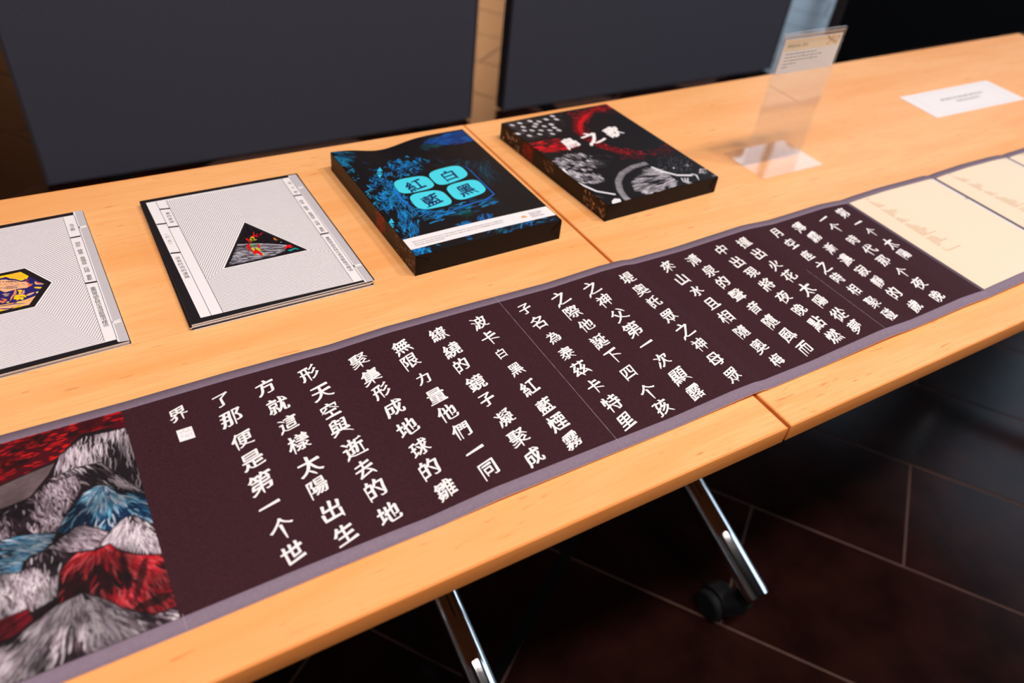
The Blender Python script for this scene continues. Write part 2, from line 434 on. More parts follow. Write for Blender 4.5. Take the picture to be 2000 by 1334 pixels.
# bedding between the tiles stands a little lower than the tiles themselves
MB().box(-3.2, -1.4, -.012, 6.2, 7.5, -.0015).build('grout', M['grout'], fl)
PW, PL = .309, .632
nv = np.array([.817, .576]); tv = np.array([.576, -.817])
tm = bpy.data.meshes.new('tile')
bmt = bmesh.new(); r_ = bmesh.ops.create_cube(bmt, size=1)['verts']
for v in r_: v.co = Vector((v.co.x * (PW - .0055), v.co.y * (PL - .0055), -.006 + v.co.z * .012))
bmesh.ops.bevel(bmt, geom=[e for e in bmt.edges if all(v.co.z > -.001 for v in e.verts)], offset=.0008, segments=1, affect='EDGES')
bmt.to_mesh(tm); bmt.free(); tm.materials.append(M['tile'])
cnt = 0
cands = []
for i in range(-10, 22):
    for j in range(-14, 12):
        n0 = .2425 + PW * (i + .5); t0 = (.388 if i % 2 else .073) + PL * (j + .5)
        p = nv * n0 + tv * t0
        if not (-2.9 < p[0] < 5.9 and -1.1 < p[1] < 7.2): continue
        # keep what the open parts of the view reach: in front, and the wedges past the panels
        d = p - CAM[:2]; az = math.degrees(math.atan2(d[0], d[1]))
        near = p[1] < .9 and -.9 < p[0] < 2.2
        if near or (p[1] > 1.2 and (-22 < az < 4 or 22 < az < 38 or 44 < az < 60)): cands.append((np.linalg.norm(d), p))
cands.sort(key=lambda c: c[0])
for dd, p in cands[:290]:
    o = bpy.data.objects.new('tile', tm); COL.objects.link(o); o.parent = fl
    o.location = (p[0], p[1], -.0002 * random.random()); o.rotation_euler = (0, 0, math.atan2(nv[1], nv[0]))
struct('wall_left', MB().box(X0 - .1, Y0, 0, X0, Y1, ZC), M['wall'])
struct('wall_front', MB().box(X0, Y0 - .1, 0, X1, Y0, ZC), M['wall'])
struct('wall_back', MB().box(X0, Y1, 0, X1, Y1 + .1, ZC), M['wallwood'])
WY0, WY1, WZ0, WZ1 = -3.6, 8.6, .7, 5.9
PIER = (2.0, 3.2)                     # wall between the two windows
b = MB(); b.box(X1, Y0, 0, X1 + .12, WY0, ZC); b.box(X1, WY1, 0, X1 + .12, Y1, ZC); b.box(X1, PIER[0], 0, X1 + .12, PIER[1], ZC)
for a_, b_ in ((WY0, PIER[0]), (PIER[1], WY1)):
    b.box(X1, a_, 0, X1 + .12, b_, WZ0); b.box(X1, a_, WZ1, X1 + .12, b_, ZC)
struct('wall_right', b, M['wall'])
struct('ceiling', MB().box(X0, Y0, ZC, X1 + .12, Y1, ZC + .1), M['ceil'])
def window(name, a_, b2, n):
    b = MB()
    for yy in np.linspace(a_, b2, n): b.box(X1 + .02, yy - .04, WZ0, X1 + .09, yy + .04, WZ1)
    for zz in (WZ0 + .03, 2.6, 4.3, WZ1 - .03): b.box(X1 + .025, a_, zz - .03, X1 + .085, b2, zz + .03)
    struct(name, b, M['steel'])
window('window_1', PIER[1], WY1, 5); window('window_2', WY0, PIER[0], 5)

# ------------------------------------------------------------------ tables
def ring(name, x0, y0, x1, y1, z0, z1, wd, rr, m, parent):
    """solid lipping round a top: profile swept round the rectangle with mitred corners"""
    prof = [(wd, z1)] + [(rr * (1 - math.sin(a)), z1 - rr * (1 - math.cos(a))) for a in np.linspace(0, math.pi / 2, 5)] + \
           [(rr * (1 - math.cos(a)), z0 + rr * (1 - math.sin(a))) for a in np.linspace(0, math.pi / 2, 4)] + [(wd, z0)]
    V, F = [], []
    for cx, cy, sx, sy in ((x0, y0, 1, 1), (x1, y0, -1, 1), (x1, y1, -1, -1), (x0, y1, 1, -1)):
        V += [(cx + sx * d, cy + sy * d, z) for d, z in prof]
    k = len(prof)
    for c in range(4):
        for i in range(k):
            a, b_ = c * k + i, c * k + (i + 1) % k; c2 = ((c + 1) % 4) * k
            F.append([a, b_, c2 + (i + 1) % k, c2 + i])
    o = pymesh(name, V, F, m, parent, True)
    bm = bmesh.new(); bm.from_mesh(o.data); bmesh.ops.recalc_face_normals(bm, faces=bm.faces); bm.to_mesh(o.data); bm.free()
    o.data.set_sharp_from_angle(angle=math.radians(40)); return o
TT = .024
def caster(leg, x, y):
    c = empty('caster', (0, 0, 0)); c.parent = leg
def make_table(x0, x1, label, legs, rz=0, yb=.748):
    t = empty('table', (x0 if rz else x1, 0, 0), rz)
    tag(t, label, 'table', 'two beech tables pushed end to end')
    x0_, x1_ = (0, x1 - x0) if rz else (x0 - x1, 0)
    def loc(o):                        # children are written in the table's own frame
        return o
    class P: pass
    def B(mb, name, m, par=t, smooth=False):
        me_parent = par; bmesh.ops.recalc_face_normals(mb.bm, faces=mb.bm.faces)
        me = bpy.data.meshes.new(name); mb.bm.to_mesh(me); mb.bm.free(); o = bpy.data.objects.new(name, me); COL.objects.link(o)
        me.materials.append(m); o.parent = par
        if smooth:
            for p in me.polygons: p.use_smooth = True
            me.set_sharp_from_angle(angle=math.radians(35))
        return o
    wd = .0022
    B(MB().box(x0_ + wd, wd, TH - TT + .0002, x1_ - wd, yb - wd, TH), 'tabletop', M['wood'])
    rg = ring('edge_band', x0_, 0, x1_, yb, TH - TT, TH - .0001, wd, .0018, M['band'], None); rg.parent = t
    bm_ = MB(); bm_.box(x0_ + .25, yb / 2 - .03, TH - TT - .055, x1_ - .25, yb / 2 + .03, TH - TT - .0, .004)
    B(bm_, 'cross_beam', M['steel'])
    for lx in legs:
        lx -= (x0 if rz else x1)
        yc = .375
        leg = B(MB().tube([(lx, yc, .20), (lx, yc, TH - TT - .012)], .026), 'leg', M['chrome'], smooth=True)
        B(MB().box(lx - .045, yc - .22, TH - TT - .012, lx + .045, yc + .22, TH - TT, .002), 'mounting_plate', M['steel'], leg)
        for s_ in (-1, 1):
            ye = yc + s_ * .321
            arm = MB().tube([(lx, yc - s_ * .0, .214), (lx, yc + s_ * .05, .210), (lx, ye - s_ * .012, .112), (lx, ye, .108)], .0205, 28, rads=[.0225, .0225, .0225, .021])
            B(arm, 'foot_arm', M['chrome'], leg, True)
            c = MB()
            c.tube([(lx, ye - s_ * .022, .1), (lx, ye - s_ * .022, .062)], .017, 20)
            hood = [(lx - .012 + .019 * 0, ye - s_ * .02, .0)]
            cx_, cy_ = lx - .021, ye - s_ * .055
            # hood over the twin wheels
            c.tube([(cx_ - .012, cy_, .034), (cx_ + .012, cy_, .034)], .033, 28)
            c.tube([(lx, ye - s_ * .022, .074), (lx - .003, ye - s_ * .024, .058), (lx - .014, ye - s_ * .036, .046), (cx_, cy_, .036)], .02, 24, rads=[.018, .023, .024, .02])
            B(c, 'caster_hood', M['black_plastic'], leg, True)
            for q in (-1, 1):
                wq = MB(); a0 = cx_ + q * .0125; a1 = cx_ + q * .027
                wq.tube([(a0, cy_, .03), (a0 + q * .001, cy_, .03), (a1 - q * .003, cy_, .03), (a1, cy_, .03)], .03, 32, rads=[.029, .03, .03, .026])
                B(wq, 'wheel', M['wheel'], leg, True)
    return t
make_table(-1.6, -.0015, 'beech table with chrome legs under the white booklets and the blue box', (-.25, -1.35))
make_table(.003, 1.612, 'beech table with chrome legs under the red box and the clear stand', (.268, 1.44), math.radians(.32), .7475)

# ------------------------------------------------------------------ display panels standing behind the table
def panel(x0, x1, y, z1, label, m, rz=0, th=.05):
    t = empty('display_panel', ((x0 + x1) / 2, y, 0), rz); tag(t, label, 'panel', 'dark display panels behind the tables')
    hw = (x1 - x0) / 2
    def put(mb, name, mm): 
        o = mb.build(name, mm); o.parent = t; return o
    put(MB().box(-hw + .006, 0, .01, hw - .006, th, z1, .002), 'board', m)
    e = MB(); e.box(-hw, -.002, .008, -hw + .006, th + .002, z1); e.box(hw - .006, -.002, .008, hw, th + .002, z1); e.box(-hw + .006, -.001, z1, hw - .006, th + .002, z1 + .008)
    put(e, 'edge_trim', M['panel_edge'])
    for s_ in (-1, 1): put(MB().box(s_ * (hw - .2) - .03, -.10, 0, s_ * (hw - .2) + .03, th + .18, .01, .002), 'foot', M['steel'])
    return t
panel(-.652, .783, 2.11, 1.9, 'wide dark grey fabric panel behind the two white booklets', M['fabric'])
panel(.932, 2.39, 2.13, 1.9, 'dark grey fabric panel behind the red box and left of the clear stand', M['fabric'])
panel(2.72, 5.2, 2.10, 1.9, 'black fabric panel at the far right, behind the flat white paper label', M['fabric_black'])

# ------------------------------------------------------------------ the unfolded accordion book
ZX = [-.82, -.75, -.68, -.60, -.50, -.42, -.391, -.365, -.325, -.27, -.185, -.11, -.03, .008, .022, .04, .10, .17, .222, .234, .28, .33, .385, .425, .436, .46, .52, .60, .64, .652, .67, .74, .82, .853, .864, .88, .95, 1.08]
ZZ = [1.5, 2.2, 1.5, .5, 1.8, 1.4, .5, 2.6, 5.8, 4.6, 3.4, 2.2, 5.6, 5.0, 2.4, 2.4, 2.0, 5.2, 7.6, 7.2, 4.2, 5.8, 8.0, 5.4, 3.8, 5.8, 8.2, 7.0, 6.4, 3.6, 5.6, 8.0, 7.4, 6.0, 3.6, 5.4, 7.0, 6.0]
_xs = np.linspace(-.82, 1.08, 951); _zs = np.interp(_xs, ZX, ZZ); _k = np.hanning(9); _k /= _k.sum()
_zs = np.convolve(np.pad(_zs, 4, 'edge'), _k, 'valid')
def zs(x): return TH + .0006 + np.interp(x, _xs, _zs) * .001
def zpage(x, y):
    e = 1 + .10 * np.sin(9 * x + 1) - .25 * np.clip((np.asarray(y) - .05) / .26, 0, 1) * np.exp(-((x + .33) / .06) ** 2)
    return TH + .0006 + np.interp(x, _xs, _zs) * .001 * e
yF = lambda x: .0478 + .0055 * (x + .6)
yB = lambda x: .3148 + .0030 * (x + .6)
BF, BB = .0135, .0115
FOLDS = [-.812, -.600, -.391, -.183, .024, .231, .436, .654, .864, 1.075]
book = empty('accordion_book', (.13, .18, TH)); tag(book, 'long unfolded accordion book with white calligraphy lying along both tables', 'book')
PAPER = .0004
def page(x0, x1, kind):
    nx = 44; xs = np.linspace(x0, x1, nx + 1); V, F, MI = [], [], []
    ts = [0, BF] + [None] * 3 + [-BB, 0]
    for x in xs:
        a, b_ = yF(x), yB(x); ys = [a, a + BF] + [a + BF + (b_ - BB - a - BF) * k / 4 for k in (1, 2, 3)] + [b_ - BB, b_]
        V += [(x, y, zpage(x, y)) for y in ys]
        V += [(x, y, zpage(x, y) - PAPER) for y in (a, b_)]
    n = 9
    for i in range(nx):
        for j in range(6):
            F.append([i * n + j, (i + 1) * n + j, (i + 1) * n + j + 1, i * n + j + 1]); MI.append(1 if j in (0, 5) else 0)
        F.append([i * n, i * n + 7, (i + 1) * n + 7, (i + 1) * n]); MI.append(2)
        F.append([i * n + 6, (i + 1) * n + 6, (i + 1) * n + 8, i * n + 8]); MI.append(2)
        F.append([i * n + 7, i * n + 8, (i + 1) * n + 8, (i + 1) * n + 7]); MI.append(2)
    return pymesh('page', V, F, [M[kind], M['border'], M['white_paper']], book, True, MI)
pages = []
for i, (a, b_) in enumerate(zip(FOLDS, FOLDS[1:])):
    kind = 'gutter' if i >= 6 else 'page'
    pg = page(a, b_, kind); pages.append(pg)
tag(pages[0], 'page printed with red, blue and grey hills')
def page_of(x):
    for i, (a, b_) in enumerate(zip(FOLDS, FOLDS[1:])):
        if a <= x < b_: return pages[i]
    return pages[-1]
zl = lambda off: (lambda x, y: zpage(x, y) + off)
# crease lines that show white
for fx, ya, yb_ in ((-.183, 0, 1), (.231, 0, .55), (-.600, 0, .06), (.024, .97, 1)):
    x = fx; a, b_ = yF(x), yB(x); ys = np.linspace(a + (b_ - a) * ya, a + (b_ - a) * yb_, 30); P = []
    for q, (y0, y1) in enumerate(zip(ys, ys[1:])):
        w_ = .0001 + .00008 * abs(math.sin(q * 1.7)); P.append([(x - w_, y0), (x + w_, y0), (x + w_, y1), (x - w_, y1)])
    flat_polys('crease_wear', P, M['crack'], page_of(x - .001), zl(.00012))
# calligraphy: every character with the place it has on the page
C1 = (1400, 380, 3.924); C2 = (1000, 480, 3.176); C3 = (640, 600, 3.033); C4 = (240, 660, 2.566)
CH = [
 (C1, '第一个太陽', [(960,155),(1075,230),(1180,300),(1322,390),(1430,470)]),
 (C1, '一个時代那个夜晚', [(807,200),(905,265),(1035,360),(1165,437),(1270,520),(1415,610),(1540,697),(1675,790)]),
 (C1, '薄霧漸濃寂靜的歲', [(628,258),(745,332),(865,420),(982,505),(1107,590),(1230,675),(1352,760),(1508,860)]),
 (C1, '月空座之時相聚碰', [(452,305),(565,385),(688,475),(810,565),(917,648),(1045,740),(1190,835),(1310,925)]),
 (C1, '撞出火花太陽從夢', [(200,383),(312,470),(435,555),(547,640),(680,742),(787,832),(928,935),(1050,1027)]),
 (C1, '中出現將夜晚點燃', [(35,432),(152,525),(265,605),(380,697),(507,795),(625,888),(762,992),(893,1095)]),
 (C1, '的聲音隨風而', [(45,667),(157,767),(285,865),(408,970),(545,1077),(675,1175)]),
 (C2, '清泉', [(1125,85),(1225,152)]),
 (C2, '來山水且相隨奧', [(965,125),(1052,205),(1142,275),(1240,355),(1325,440),(1425,530),(1530,620)]),
 (C1, '梅', [(460,1265)]),
 (C2, '堤奧託眾之神母眾', [(712,208),(795,282),(877,357),(972,447),(1065,535),(1160,622),(1257,715),(1367,815)]),
 (C2, '之神父第一次顯露', [(490,270),(570,345),(662,433),(747,525),(828,612),(927,712),(1035,812),(1135,910)]),
 (C2, '之際他誕下四个孩', [(297,325),(375,407),(460,490),(542,590),(632,682),(725,785),(848,900),(935,1000)]),
 (C2, '子名為泰茲卡特里', [(80,390),(160,475),(255,567),(337,665),(422,760),(512,870),(620,975),(707,1085)]),
 (C3, '波卡白黑紅藍煙霧', [(897,92),(957,182),(1027,275),(1117,370),(1192,475),(1285,585),(1360,682),(1445,790)]),
 (C3, '繚繞的鏡子凝聚成', [(655,162),(735,255),(790,345),(877,450),(942,550),(1045,657),(1130,777),(1217,887)]),
 (C3, '無限力量他們一同', [(437,240),(490,325),(565,425),(642,530),(707,632),(790,737),(868,853),(952,967)]),
 (C3, '聚集形成地球的雛', [(185,312),(255,405),(317,492),(390,590),(470,707),(545,827),(602,950),(697,1077)]),
 (C4, '形天空與逝去的地', [(930,172),(995,265),(1037,355),(1085,440),(1155,545),(1210,650),(1264,750),(1332,872)]),
 (C4, '方就這樣太陽出生', [(712,242),(775,330),(825,425),(880,520),(935,635),(977,742),(1045,860),(1112,975)]),
 (C4, '了那便是第一个世', [(492,307),(540,397),(597,505),(647,607),(690,722),(735,832),(800,950),(850,1070)]),
 (C4, '界', [(275,376)]),
]
byp = {}
BIG = {'之': 1.18, '一': 1.0, '黑': .82, '為': .9, '了': .9, '子': .9, '泰': .9, '地': 1.05, '逝': 1.1, '父': 1.1, '太': 1.1, '第': 1.1, '天': 1.05, '力': .85, '母': .95, '白': .75}
for (ox, oy, s_), txt, pts in CH:
    P = W(crop(ox, oy, s_, pts), TH + .004)
    for i, (ch, p) in enumerate(zip(txt, P)):
        if len(P) > 1: sp = np.mean([np.linalg.norm(P[j] - P[j - 1]) for j in range(1, len(P))])
        else: sp = .0235
        sz = float(np.clip(sp * .80, .0165, .0218)) * BIG.get(ch, 1.0) * (1 + .05 * math.sin(i * 2.3))
        a = random.uniform(-.04, .04)
        byp.setdefault(page_of(p[0]).name, (page_of(p[0]), []))[1].append((ch, p[0], p[1], sz, (math.cos(a), math.sin(a)), (-math.sin(a), math.cos(a))))
for pg, items in byp.values():
    for it in items: glyph_mesh('character', [it], M['ink_white'], pg, zl(0), nib=.03, brush=True)
# seal under the last character
q = [(-.5627, .2553), (-.5627, .2397), (-.5485, .2397), (-.5485, .2553)]
flat_polys('seal', [ccw(q)], M['ink_white'], pages[1], zl(.0003))
gp = []
for r in range(2):
    for c in range(5 if r == 0 else 4):
        cx = -.5612 + .0112 * (c + .5) / (5 if r == 0 else 4) + .0006; cy = .2515 - r * .0068
        for k in range(4):
            x = cx + random.uniform(-.0009, .0007); y = cy + random.uniform(-.0022, .002)
            wx, wy = (.0004, .0016) if k % 2 else (.0014, .0004)
            gp.append([(x, y), (x + wx, y), (x + wx, y + wy), (x, y + wy)])
flat_polys('seal_marks', gp, M['border_soft'], pages[1], zl(.0005))
# cream leaves with small verse
def leaf(i, x0, x1, lines, px0, px1, strip):
    pg = pages[i]; nx = 24; P = []
    xs = np.linspace(x0, x1, nx + 1)
    for a, b_ in zip(xs, xs[1:]): 
        ya, yb_ = yF(a) + BF + .0008, yB(a) - BB - .0008
        for k in range(3):
            P.append([(a, ya + (yb_ - ya) * k / 3), (b_, ya + (yb_ - ya) * k / 3), (b_, ya + (yb_ - ya) * (k + 1) / 3), (a, ya + (yb_ - ya) * (k + 1) / 3)])
    flat_polys('cream_leaf', P, M['cream'], pg, zl(.0002))
    if strip:
        ya, yb_ = yF(x1) + BF + .001, yB(x1) - BB - .001; ym = ya + (yb_ - ya) * .72
        flat_polys('white_margin', [[(x1 - .0075, ya), (x1 - .0005, ya), (x1 - .0005, ym - .001), (x1 - .0075, ym - .001)], [(x1 - .0075, ym + .001), (x1 - .0005, ym + .001), (x1 - .0005, yb_), (x1 - .0075, yb_)]], M['white_paper'], pg, zl(.0004))
        flat_polys('margin_tick', [[(x1 - .010, ym - .0008), (x1, ym - .0008), (x1, ym + .0008), (x1 - .010, ym + .0008)]], M['gutter'], pg, zl(.0005))
    A = W([px0])[0]; Bp = W([px1])[0]; n = len(lines); P = []
    for k, ln in enumerate(lines):
        if not ln: continue
        x = A[0] + (Bp[0] - A[0]) * k / (n - 1); y = A[1] + (Bp[1] - A[1]) * k / (n - 1); e = x + ln * .001
        while x < e:
            wl = random.uniform(.0012, .0045); P.append([(x, y), (min(x + wl, e), y), (min(x + wl, e), y + .0017), (x, y + .0017)]); x += wl + .0009
    flat_polys('verse', P, M['creamtext'], pg, zl(.0004))
LN = [9, 0, 4, 6, 9, 13, 14, 17, 0, 4, 9, 18, 22, 19, 9, 7, 0, 8, 11, 13, 18, 0, 7, 10, 16, 18, 17, 22, 23, 19, 15, 30, 0, 14, 18, 18, 20, 30, 10, 6, 0, 4, 3, 32]
leaf(6, .4415, .6505, LN, (1688, 398), (1845, 498), True)
leaf(7, .6575, .8615, LN[::-1] if 0 else LN, (1850, 350), (2030, 440), True)
leaf(8, .8675, 1.072, LN[5:] + LN[:5], (1990, 309), (2200, 400), True)

# the printed picture on the left page
x0, x1 = -.8115, -.6025; ya, yb_ = .0613, .303
cv = Canvas(430, 500, (x0, ya), (x1 - x0, 0), (0, yb_ - ya), (30, 14, 20))
GR = [(232, 218, 224), (196, 178, 188), (146, 126, 136), (100, 80, 90)]; GD = [(56, 38, 46), (36, 20, 28), (12, 3, 8)]
RED = [(232, 24, 18), (190, 10, 16), (130, 4, 18)]; BLU = [(40, 110, 150), (16, 74, 116), (120, 180, 206), (206, 216, 230)]
sky = [(-200, 1050), (-200, 800), (0, 870), (245, 800), (258, 842), (210, 838), (160, 850), (120, 890), (105, 905), (60, 925), (0, 952)]
m0 = cv.fill(sky, (70, 2, 14)); nz = vnoise(cv.h, cv.w, (34, 14), 5)
cv.hair(sky, 2600, 12, 3.2, RED, (1, -.34), .15, .9, m_=m0, dens=np.clip(nz * 2 - .35, 0, 1), seed=3)
for c in ((30, 885), (75, 862), (140, 852), (45, 905), (210, 832)): cv.stroke(cv.cv([c, (c[0] + 6, c[1] - 2)]), 14, (24, 4, 12), .85, False, 6, clipm=m0)
m1 = cv.fill([(-200, 1060), (0, 955), (60, 928), (108, 908), (96, 930), (60, 975), (0, 1000), (-150, 1060)], (98, 80, 82))
cv.hair([(-200, 1060), (0, 955), (60, 928), (108, 908), (96, 930), (60, 975), (0, 1000)], 500, 14, 7, [(112, 94, 96), (84, 66, 70)], (1, -.4), .5, .25, m_=m1, seed=4)
def hill(poly, base, cols, n, ln, wid, ang=None, fan=None, dark=GD, seed=1, jit=.2):
    mm = cv.fill(poly, tuple(x * .62 for x in base)); nn = vnoise(cv.h, cv.w, (40, 34), seed) 
    cv.hair(poly, n, ln, wid, dark, ang, jit, .6, fan, mm, seed=seed + 20)
    cv.hair(poly, int(n * 1.8), ln * 1.15, wid * .8, cols, ang, jit * .5, .85, fan, mm, dens=np.clip(nn * 2.6 - .75, .05, 1), seed=seed)
    pp = cv.cv(poly + [poly[0]]); cv.stroke(pp, 3, (16, 4, 10), .75, False, 3)
hill([(100, 940), (118, 892), (165, 855), (215, 845), (250, 836), (262, 880), (280, 945), (295, 975), (200, 950), (150, 935)], (70, 54, 62), GR[:3], 1100, 22, 2.6, (.02, 1), seed=11, jit=.12)
hill([(96, 940), (150, 916), (200, 905), (225, 925), (290, 968), (235, 955), (190, 945), (150, 965)], (56, 40, 48), GR, 700, 22, 2.4, (.8, .5), seed=12)
hill([(-120, 1060), (0, 1000), (50, 984), (90, 948), (150, 930), (160, 955), (140, 1000), (118, 1042), (60, 1052), (0, 1062)], (36, 20, 28), GR[1:], 900, 15, 3, (.3, 1), seed=13, jit=.8)
hill([(112, 1045), (135, 1000), (165, 965), (190, 950), (220, 952), (235, 965), (290, 962), (302, 1000), (310, 1028), (285, 1022), (260, 1014), (230, 1028), (215, 1043), (190, 1040), (160, 1032), (130, 1048)], (14, 52, 84), BLU, 1500, 18, 3.2, fan=(205, 952), dark=[(8, 30, 58), (10, 44, 80)], seed=14, jit=.3)
hill([(-160, 1110), (0, 1060), (40, 1050), (80, 1046), (112, 1044), (105, 1062), (80, 1085), (48, 1100), (44, 1122), (0, 1128), (-160, 1160)], (12, 46, 78), BLU, 1200, 18, 3, (1, -.05), dark=[(8, 30, 58)], seed=15, jit=.35)
hill([(70, 1092), (110, 1062), (150, 1032), (165, 1028), (212, 1040), (222, 1062), (180, 1078), (130, 1084)], (64, 46, 54), GR[1:], 500, 12, 3, (.7, .3), seed=16, jit=.5)
hill([(195, 1068), (225, 1030), (245, 1012), (264, 1009), (290, 1022), (312, 1036), (328, 1084), (280, 1088), (240, 1078)], (44, 28, 36), GR[:3], 900, 14, 3, fan=(255, 1000), seed=17, jit=.45)
hill([(-160, 1200), (-60, 1130), (44, 1122), (60, 1090), (100, 1076), (145, 1086), (124, 1130), (112, 1172), (60, 1202), (0, 1222), (-160, 1260)], (42, 28, 36), GR, 1500, 13, 3.2, (.2, 1), seed=18, jit=.6)
hill([(60, 1215), (112, 1178), (118, 1120), (150, 1082), (190, 1078), (215, 1064), (238, 1080), (270, 1086), (330, 1084), (352, 1150), (362, 1190), (300, 1202), (240, 1190), (200, 1172), (150, 1168)], (60, 4, 14), [(196, 24, 38), (160, 12, 28), (220, 80, 86), (120, 6, 20)], 1100, 22, 5, fan=(200, 1060), dark=[(30, 2, 10), (60, 2, 14)], seed=19, jit=.55)
for a, b_, w_ in (((240, 1085), (252, 1165), 12), ((285, 1095), (262, 1185), 14), ((330, 1165), (262, 1192), 18), ((215, 1130), (235, 1150), 12)): cv.stroke(cv.cv([a, b_]), w_, (20, 2, 8), .85, True, 5)
hill([(-100, 1290), (0, 1216), (58, 1192), (68, 1214), (30, 1250), (-60, 1300)], (90, 6, 20), [(150, 14, 36), (110, 6, 24)], 260, 18, 5, (1, -.6), dark=[(40, 2, 12)], seed=20)
hill([(-250, 1420), (-60, 1300), (30, 1250), (70, 1220), (112, 1186), (165, 1160), (212, 1176), (244, 1192), (300, 1204), (340, 1188), (362, 1184), (372, 1210), (100, 1330), (-50, 1400)], (50, 36, 44), GR, 3400, 20, 4, fan=(150, 1150), seed=21, jit=.3)
for c, r in (((85, 1290), 30), ((150, 1225), 20), ((285, 1245), 26)): cv.stroke(cv.cv([c, (c[0] - 8, c[1] + 36)]), r, (22, 8, 14), .7, True, 14)
cv.a *= (np.clip(vnoise(cv.h, cv.w, (46, 40), 77) * 1.9 - .2, .4, 1.15) * .9)[..., None] ** .9
cv.sheet('hill_picture', M['print_matt'], pages[0], lambda x, y: zpage(x, y) + .0003)

# ------------------------------------------------------------------ white booklets
def booklet_body(name_t, cx, cy, wd, hd, z, th, rz, label, group):
    t = empty('booklet', (cx, cy, z), rz); tag(t, label, 'booklet', group)
    def put(mb, n_, m): o = mb.build(n_, m); o.parent = t; return o
    a, b_ = wd / 2, hd / 2
    put(MB().box(-a + .0002, -b_ + .0002, .00006, a - .0002, b_ - .0002, th - .00014), 'page_block', M['pages'])
    put(MB().box(-a, -b_, 0, a, b_, .00006), 'back_cover', M['black_ink'])
    put(MB().box(-a, -b_, th - .00014, a, b_, th - .00005), 'front_cover', M['black_ink'])
    return t
def concentric(poly, d, n, wline, quad, ctr):
    """outlines parallel to a polygon, clipped to a quad; returns strips"""
    poly = ccw(poly); k = len(poly); out = []
    def off(dist):
        R = []
        for i in range(k):
            p0, p1, p2 = np.array(poly[i - 1]), np.array(poly[i]), np.array(poly[(i + 1) % k])
            d1 = (p1 - p0) / np.linalg.norm(p1 - p0); d2 = (p2 - p1) / np.linalg.norm(p2 - p1)
            n1 = np.array([d1[1], -d1[0]]); n2 = np.array([d2[1], -d2[0]])
            A = np.stack([n1, n2]); R.append(np.linalg.solve(A, [n1 @ p1 + dist, n2 @ p1 + dist]))
        return R
    for j in range(1, n + 1):
        a, b_ = off(d * j - wline / 2), off(d * j + wline / 2)
        for i in range(k):
            q = clip(ccw([a[i], b_[i], b_[(i + 1) % k], a[(i + 1) % k]]), quad)
            if len(q) >= 3: out.append(q)
    return out
def vertical_text(txt, pa, pb, size, ax=(1, 0), ay=(0, 1)):
    n = len(txt); return [(c, pa[0] + (pb[0] - pa[0]) * i / max(1, n - 1), pa[1] + (pb[1] - pa[1]) * i / max(1, n - 1), size, ax, ay) for i, c in enumerate(txt) if c != ' ']
def bar(a, b_, w_):
    a, b_ = np.array(a[:2]), np.array(b_[:2]); d = (b_ - a) / np.linalg.norm(b_ - a); n_ = np.array([-d[1], d[0]]) * w_ / 2
    return [tuple(a - n_), tuple(b_ - n_), tuple(b_ + n_), tuple(a + n_)]

# second booklet (triangle) -- a small stack, the top copy shows
Z2 = TH + .0084
for k in range(3):
    booklet_body('b', -.411 + (.0012, -.001, .0004)[k], .5335 + (-.0008, .0006, -.0004)[k], .209, .274, TH + k * .0021, .0021, (.002, -.003, .001)[k],
                 ('lowest copy under the triangle booklet, resting on the beech table', 'second copy from the bottom in the stack under the triangle booklet', 'third copy from the bottom, directly under the triangle booklet')[k], 'copies stacked under the triangle booklet')
tri = booklet_body('b', -.4110, .5338, .209, .2735, TH + 3 * .0021, .0021, .006, 'white booklet with a black triangle picture, on top of its stack', None)
K2 = (250, 320, 3.9216)
w2 = lambda pts, z=Z2: [tuple(p[:2]) for p in W(crop(*K2, pts), z)]
zf2 = lambda h: (lambda x, y: Z2 + h)
panelq = ccw(w2([(137, 300), (1232, 104), (1812, 888), (557, 1180)]))
flat_polys('white_field', [panelq], M['white_paper'], tri, zf2(.00002))
field = ccw(w2([(290, 283), (1176, 117), (1725, 900), (733, 1143)]))
# grey ribbed strip on the right with white bands
gst = ccw(w2([(1228, 90), (1285, 80), (1884, 893), (1822, 908)]))
flat_polys('grey_strip', [gst], M['grey_ink'], tri, zf2(.00003))
g0, g1, g2, g3 = [np.array(p) for p in w2([(1228, 90), (1285, 80), (1884, 893), (1822, 908)])]
R = []
for t in np.linspace(.02, .98, 9): R.append(bar(g0 + (g1 - g0) * t, g3 + (g2 - g3) * t, .00022))
flat_polys('strip_ribs', R, M['white_paper'], tri, zf2(.00006))
R = [bar(w2([a])[0], w2([b_])[0], .0042) for a, b_ in (((1303, 186), (1340, 179)), ((1728, 784), (1786, 771)))]
R += [bar(w2([(1231, 92)])[0], w2([(1824, 910)])[0], .0016)]
flat_polys('white_bands', R, M['white_paper'], tri, zf2(.00009))
R = [bar(w2([(1289, 78)])[0], w2([(1887, 892)])[0], .0016)]
R += [bar(w2([a])[0], w2([b_])[0], w_) for a, b_, w_ in (((243, 349), (320, 342), .0028), ((218, 465), (298, 456), .0028), ((311, 487), (388, 478), .0028), ((325, 686), (403, 678), .0028), ((1265, 247), (1330, 238), .0028), ((1472, 541), (1537, 529), .0028))]
R += [bar(w2([a])[0], w2([b_])[0], .0005) for a, b_ in (((213, 290), (640, 1163)), ((290, 281), (732, 1145)), ((1176, 115), (1725, 902)), ((1240, 103), (1800, 890)))]
for k in R: flat_polys('frame_line', [k], M['black_ink'], tri, zf2(.00012))
TRI = w2([(893, 448), (1378, 660), (737, 800)])
flat_polys('striped_pattern', concentric(TRI, .00262, 64, .00055, field, None), M['line_ink'], tri, zf2(.00007))
flat_polys('triangle_ground', [ccw(TRI)], M['black_ink'], tri, zf2(.00010))
